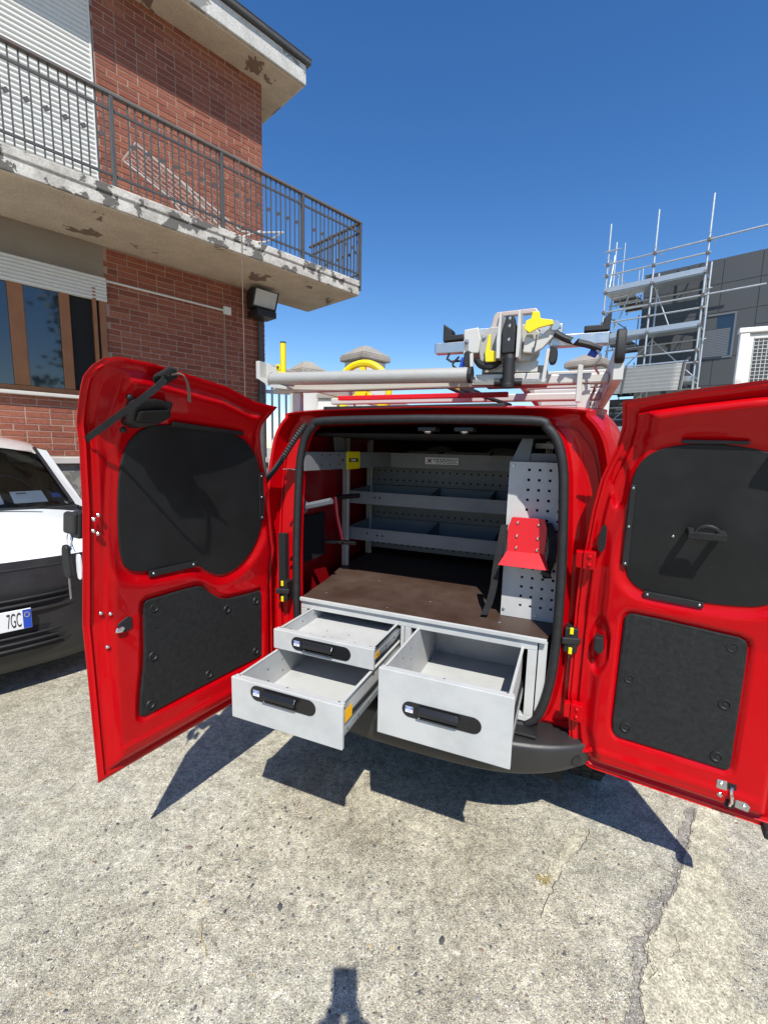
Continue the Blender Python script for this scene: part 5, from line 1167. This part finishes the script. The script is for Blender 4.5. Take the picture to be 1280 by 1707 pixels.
pp2 = MB(); pp2.add([(.335, -1.575, 1.098), (.535, -1.555, 1.098), (.515, -1.44, 1.172), (.325, -1.46, 1.172)], [(0, 1, 2, 3)]); po = pp2.build('paper_sheet', 'paper', None)
po.location = wc.location; po.rotation_euler = wc.rotation_euler; tag(po, 'white printed sheet lying on the dashboard of the white car, right one', 'paper'); so_ = po.modifiers.new('t', 'SOLIDIFY'); so_.thickness = .001
MB().box(.36, -1.487, 1.160, .42, -1.480, 1.166).build('heading', 'black_print', po)
pp3 = MB(); pp3.add([(.08, -1.590, 1.098), (.28, -1.578, 1.098), (.27, -1.465, 1.165), (.09, -1.475, 1.165)], [(0, 1, 2, 3)]); po3 = pp3.build('paper_sheet', 'paper', None); po3.location = wc.location; po3.rotation_euler = wc.rotation_euler; tag(po3, 'white sheet on the white car dashboard cut by the picture edge', 'paper'); po3.modifiers.new('t', 'SOLIDIFY').thickness = .001
MB().add([(.57, -1.530, 1.125), (.63, -1.510, 1.125), (.615, -1.470, 1.155), (.56, -1.490, 1.155)], [(0, 1, 2, 3)]).build('toll_sticker', 'blue_soft', wc)
MB().bar((-.60, -1.68, 1.085), (.10, -1.79, 1.082), .018, .012).build('wiper', 'black_plastic', wc); MB().bar((-.1, -1.68, 1.083), (.45, -1.75, 1.082), .018, .012).build('wiper', 'black_plastic', wc)

tree = thing('leafy_tree', 'green leafy tree across the yard mirrored in the house window', 'tree', (11.0, -2.6, 0), 0)
rt = random.Random(9); tk = MB().tube([(0, 0, -.05), (.05, .02, 1.2), (-.04, .05, 2.6), (.05, 0, 4.2), (0, 0, 6.2)], [.20, .16, .13, .09, .03], 10)
for k in range(9):
    a = k * 2.4; z0 = 2.2 + k * .42; tk.tube([(0, 0, z0), (math.cos(a) * .8, math.sin(a) * .8, z0 + .6), (math.cos(a) * 1.7, math.sin(a) * 1.7, z0 + 1.1)], [.06, .04, .015], 6)
tk.build('trunk', 'cap_stone', tree, smooth=True)
mat('leaf', (.045, .085, .022), .6, c2=(.07, .12, .03), ns=2)
lf = MB()
cl0 = [(rt.gauss(0, .95), rt.gauss(0, .95), rt.uniform(2.4, 7.6)) for _ in range(80)]
for cx, cy, cz in cl0:
    for _ in range(60):
        p_ = Vector((cx + rt.gauss(0, .28), cy + rt.gauss(0, .28), cz + rt.gauss(0, .24))); d1 = Vector((rt.gauss(0, 1), rt.gauss(0, 1), rt.gauss(0, .5))).normalized() * .13; d2 = d1.orthogonal().normalized() * .085
        lf.add([p_ - d1, p_ + d2, p_ + d1, p_ - d2], [(0, 1, 2, 3)])
tag(lf.build('crown', 'leaf', tree), kind='stuff')

# ================================================================== PERSON TAKING THE PICTURE (behind the camera; only the shadow is in view)
per = thing('person', 'person in dark shirt holding up a phone, casting the shadow at the bottom edge', 'person', (0.0, -.445, -.06), 0)
ph = thing('phone', 'slim black phone held upright at eye level by the person', 'phone', (0, 0, 0), 0)
MB().box(-.050, -.022, CAM_H - .160, .024, -.014, CAM_H - .012).build('case', 'black_plastic', ph, bevel=.003)
MB().box(-.046, -.0227, CAM_H - .156, .020, -.0223, CAM_H - .016).build('screen', 'pane', ph)
def skinned(name, V, E_, R, material, parent, root=0, sub=2):
    me = bpy.data.meshes.new(name); me.from_pydata(V, E_, []); o = bpy.data.objects.new(name, me); COL.objects.link(o)
    m = o.modifiers.new('skin', 'SKIN'); m.use_smooth_shade = True; bpy.context.view_layer.update()
    for i, r in enumerate(R): me.skin_vertices[0].data[i].radius = r if hasattr(r, '__len__') else (r, r)
    for i in range(len(V)): me.skin_vertices[0].data[i].use_root = (i == root)
    s = o.modifiers.new('sub', 'SUBSURF'); s.levels = sub; s.render_levels = sub
    dg = bpy.context.evaluated_depsgraph_get(); em_ = bpy.data.meshes.new_from_object(o.evaluated_get(dg)); bpy.data.objects.remove(o)
    em_.materials.clear(); em_.materials.append(M[material]); q = bpy.data.objects.new(name, em_); COL.objects.link(q); q.parent = parent; return q
if True:
    V = [(0, 0, .96), (0, .0, 1.15), (0, .01, 1.34), (0, .02, 1.47), (0, .035, 1.55), (0, .05, 1.62), (0, .05, 1.70),
         (.10, 0, .92), (.11, .01, .52), (.11, -.01, .10), (.115, .09, .045), (-.10, 0, .92), (-.11, .01, .52), (-.11, -.01, .10), (-.115, .09, .045),
         (.19, 0, 1.42), (.24, .06, 1.18), (.10, .34, 1.30), (.05, .385, 1.345), (-.19, 0, 1.42), (-.25, .06, 1.18), (-.15, .34, 1.30), (-.10, .385, 1.345)]
    E_ = [(0, 1), (1, 2), (2, 3), (3, 4), (4, 5), (5, 6), (0, 7), (7, 8), (8, 9), (9, 10), (0, 11), (11, 12), (12, 13), (13, 14), (2, 15), (15, 16), (16, 17), (17, 18), (2, 19), (19, 20), (20, 21), (21, 22)]
    R = [(.15, .11), (.14, .10), (.16, .11), (.055, .055), (.055, .06), (.072, .09), (.06, .075), .085, .06, .045, .038, .085, .06, .045, .038, .06, .045, .032, .026, .06, .045, .032, .026]
    bd = skinned('body', V, E_, R, 'shirt', per)
    hd_ = MB().lathe([(0, -.125), (.045, -.115), (.066, -.07), (.076, -.01), (.078, .04), (.062, .095), (.03, .118), (0, .122)], (0, .055, 1.64), (0, 0, 1), 20); hd_.build('head', 'skin_tone', per, smooth=True, ang=80)
    MB().lathe([(.081, .0), (.084, .045), (.067, .105), (.032, .128), (0, .132)], (0, .045, 1.64), (0, 0, 1), 20).build('hair', 'hair', per, smooth=True, ang=80)
    MB().bar((0, .125, 1.66), (0, .148, 1.625), .022, .02).build('nose', 'skin_tone', per, bevel=.006)
    for sg in (-1, 1): MB().lathe([(0, .004), (.008, .002), (.01, 0)], (sg * .03, .125, 1.66), (0, 1, 0), 8).build('eye', 'white_print', per); MB().box(sg * .076 - .006, .03, 1.62, sg * .076 + .006, .06, 1.68).build('ear', 'skin_tone', per, bevel=.005)
    MB().box(-.022, .126, 1.585, .022, .134, 1.592).build('mouth', 'red_inner', per)
    for sg, x0 in ((1, .026), (-1, -.052)):
        V = [(x0 + .02 * sg, .385, 1.345), (x0 + .006 * sg, .392, 1.385), (x0, .395, 1.41)]; E_ = [(0, 1), (1, 2)]; R = [(.026, .022), (.032, .018), (.026, .016)]
        for k in range(4):
            b0 = len(V); zz = 1.435 - k * .019; l = (.9, 1, .95, .8)[k]
            V += [(x0 + .0 * sg, .398, zz - .01), (x0 + .004 * sg, .412, zz), (x0 - .016 * sg * l, .418, zz + .002), (x0 - .034 * sg * l, .414, zz + .002)]; E_ += [(2 if k < 2 else 1, b0), (b0, b0 + 1), (b0 + 1, b0 + 2), (b0 + 2, b0 + 3)]; R += [.0095, .009, .0085, .0075]
        b0 = len(V); V += [(x0 - .008 * sg, .380, 1.40), (x0 - .024 * sg, .372, 1.43), (x0 - .030 * sg, .374, 1.45)]; E_ += [(1, b0), (b0, b0 + 1), (b0 + 1, b0 + 2)]; R += [.012, .010, .009]
        skinned('hand', V, E_, R, 'skin_tone', per)
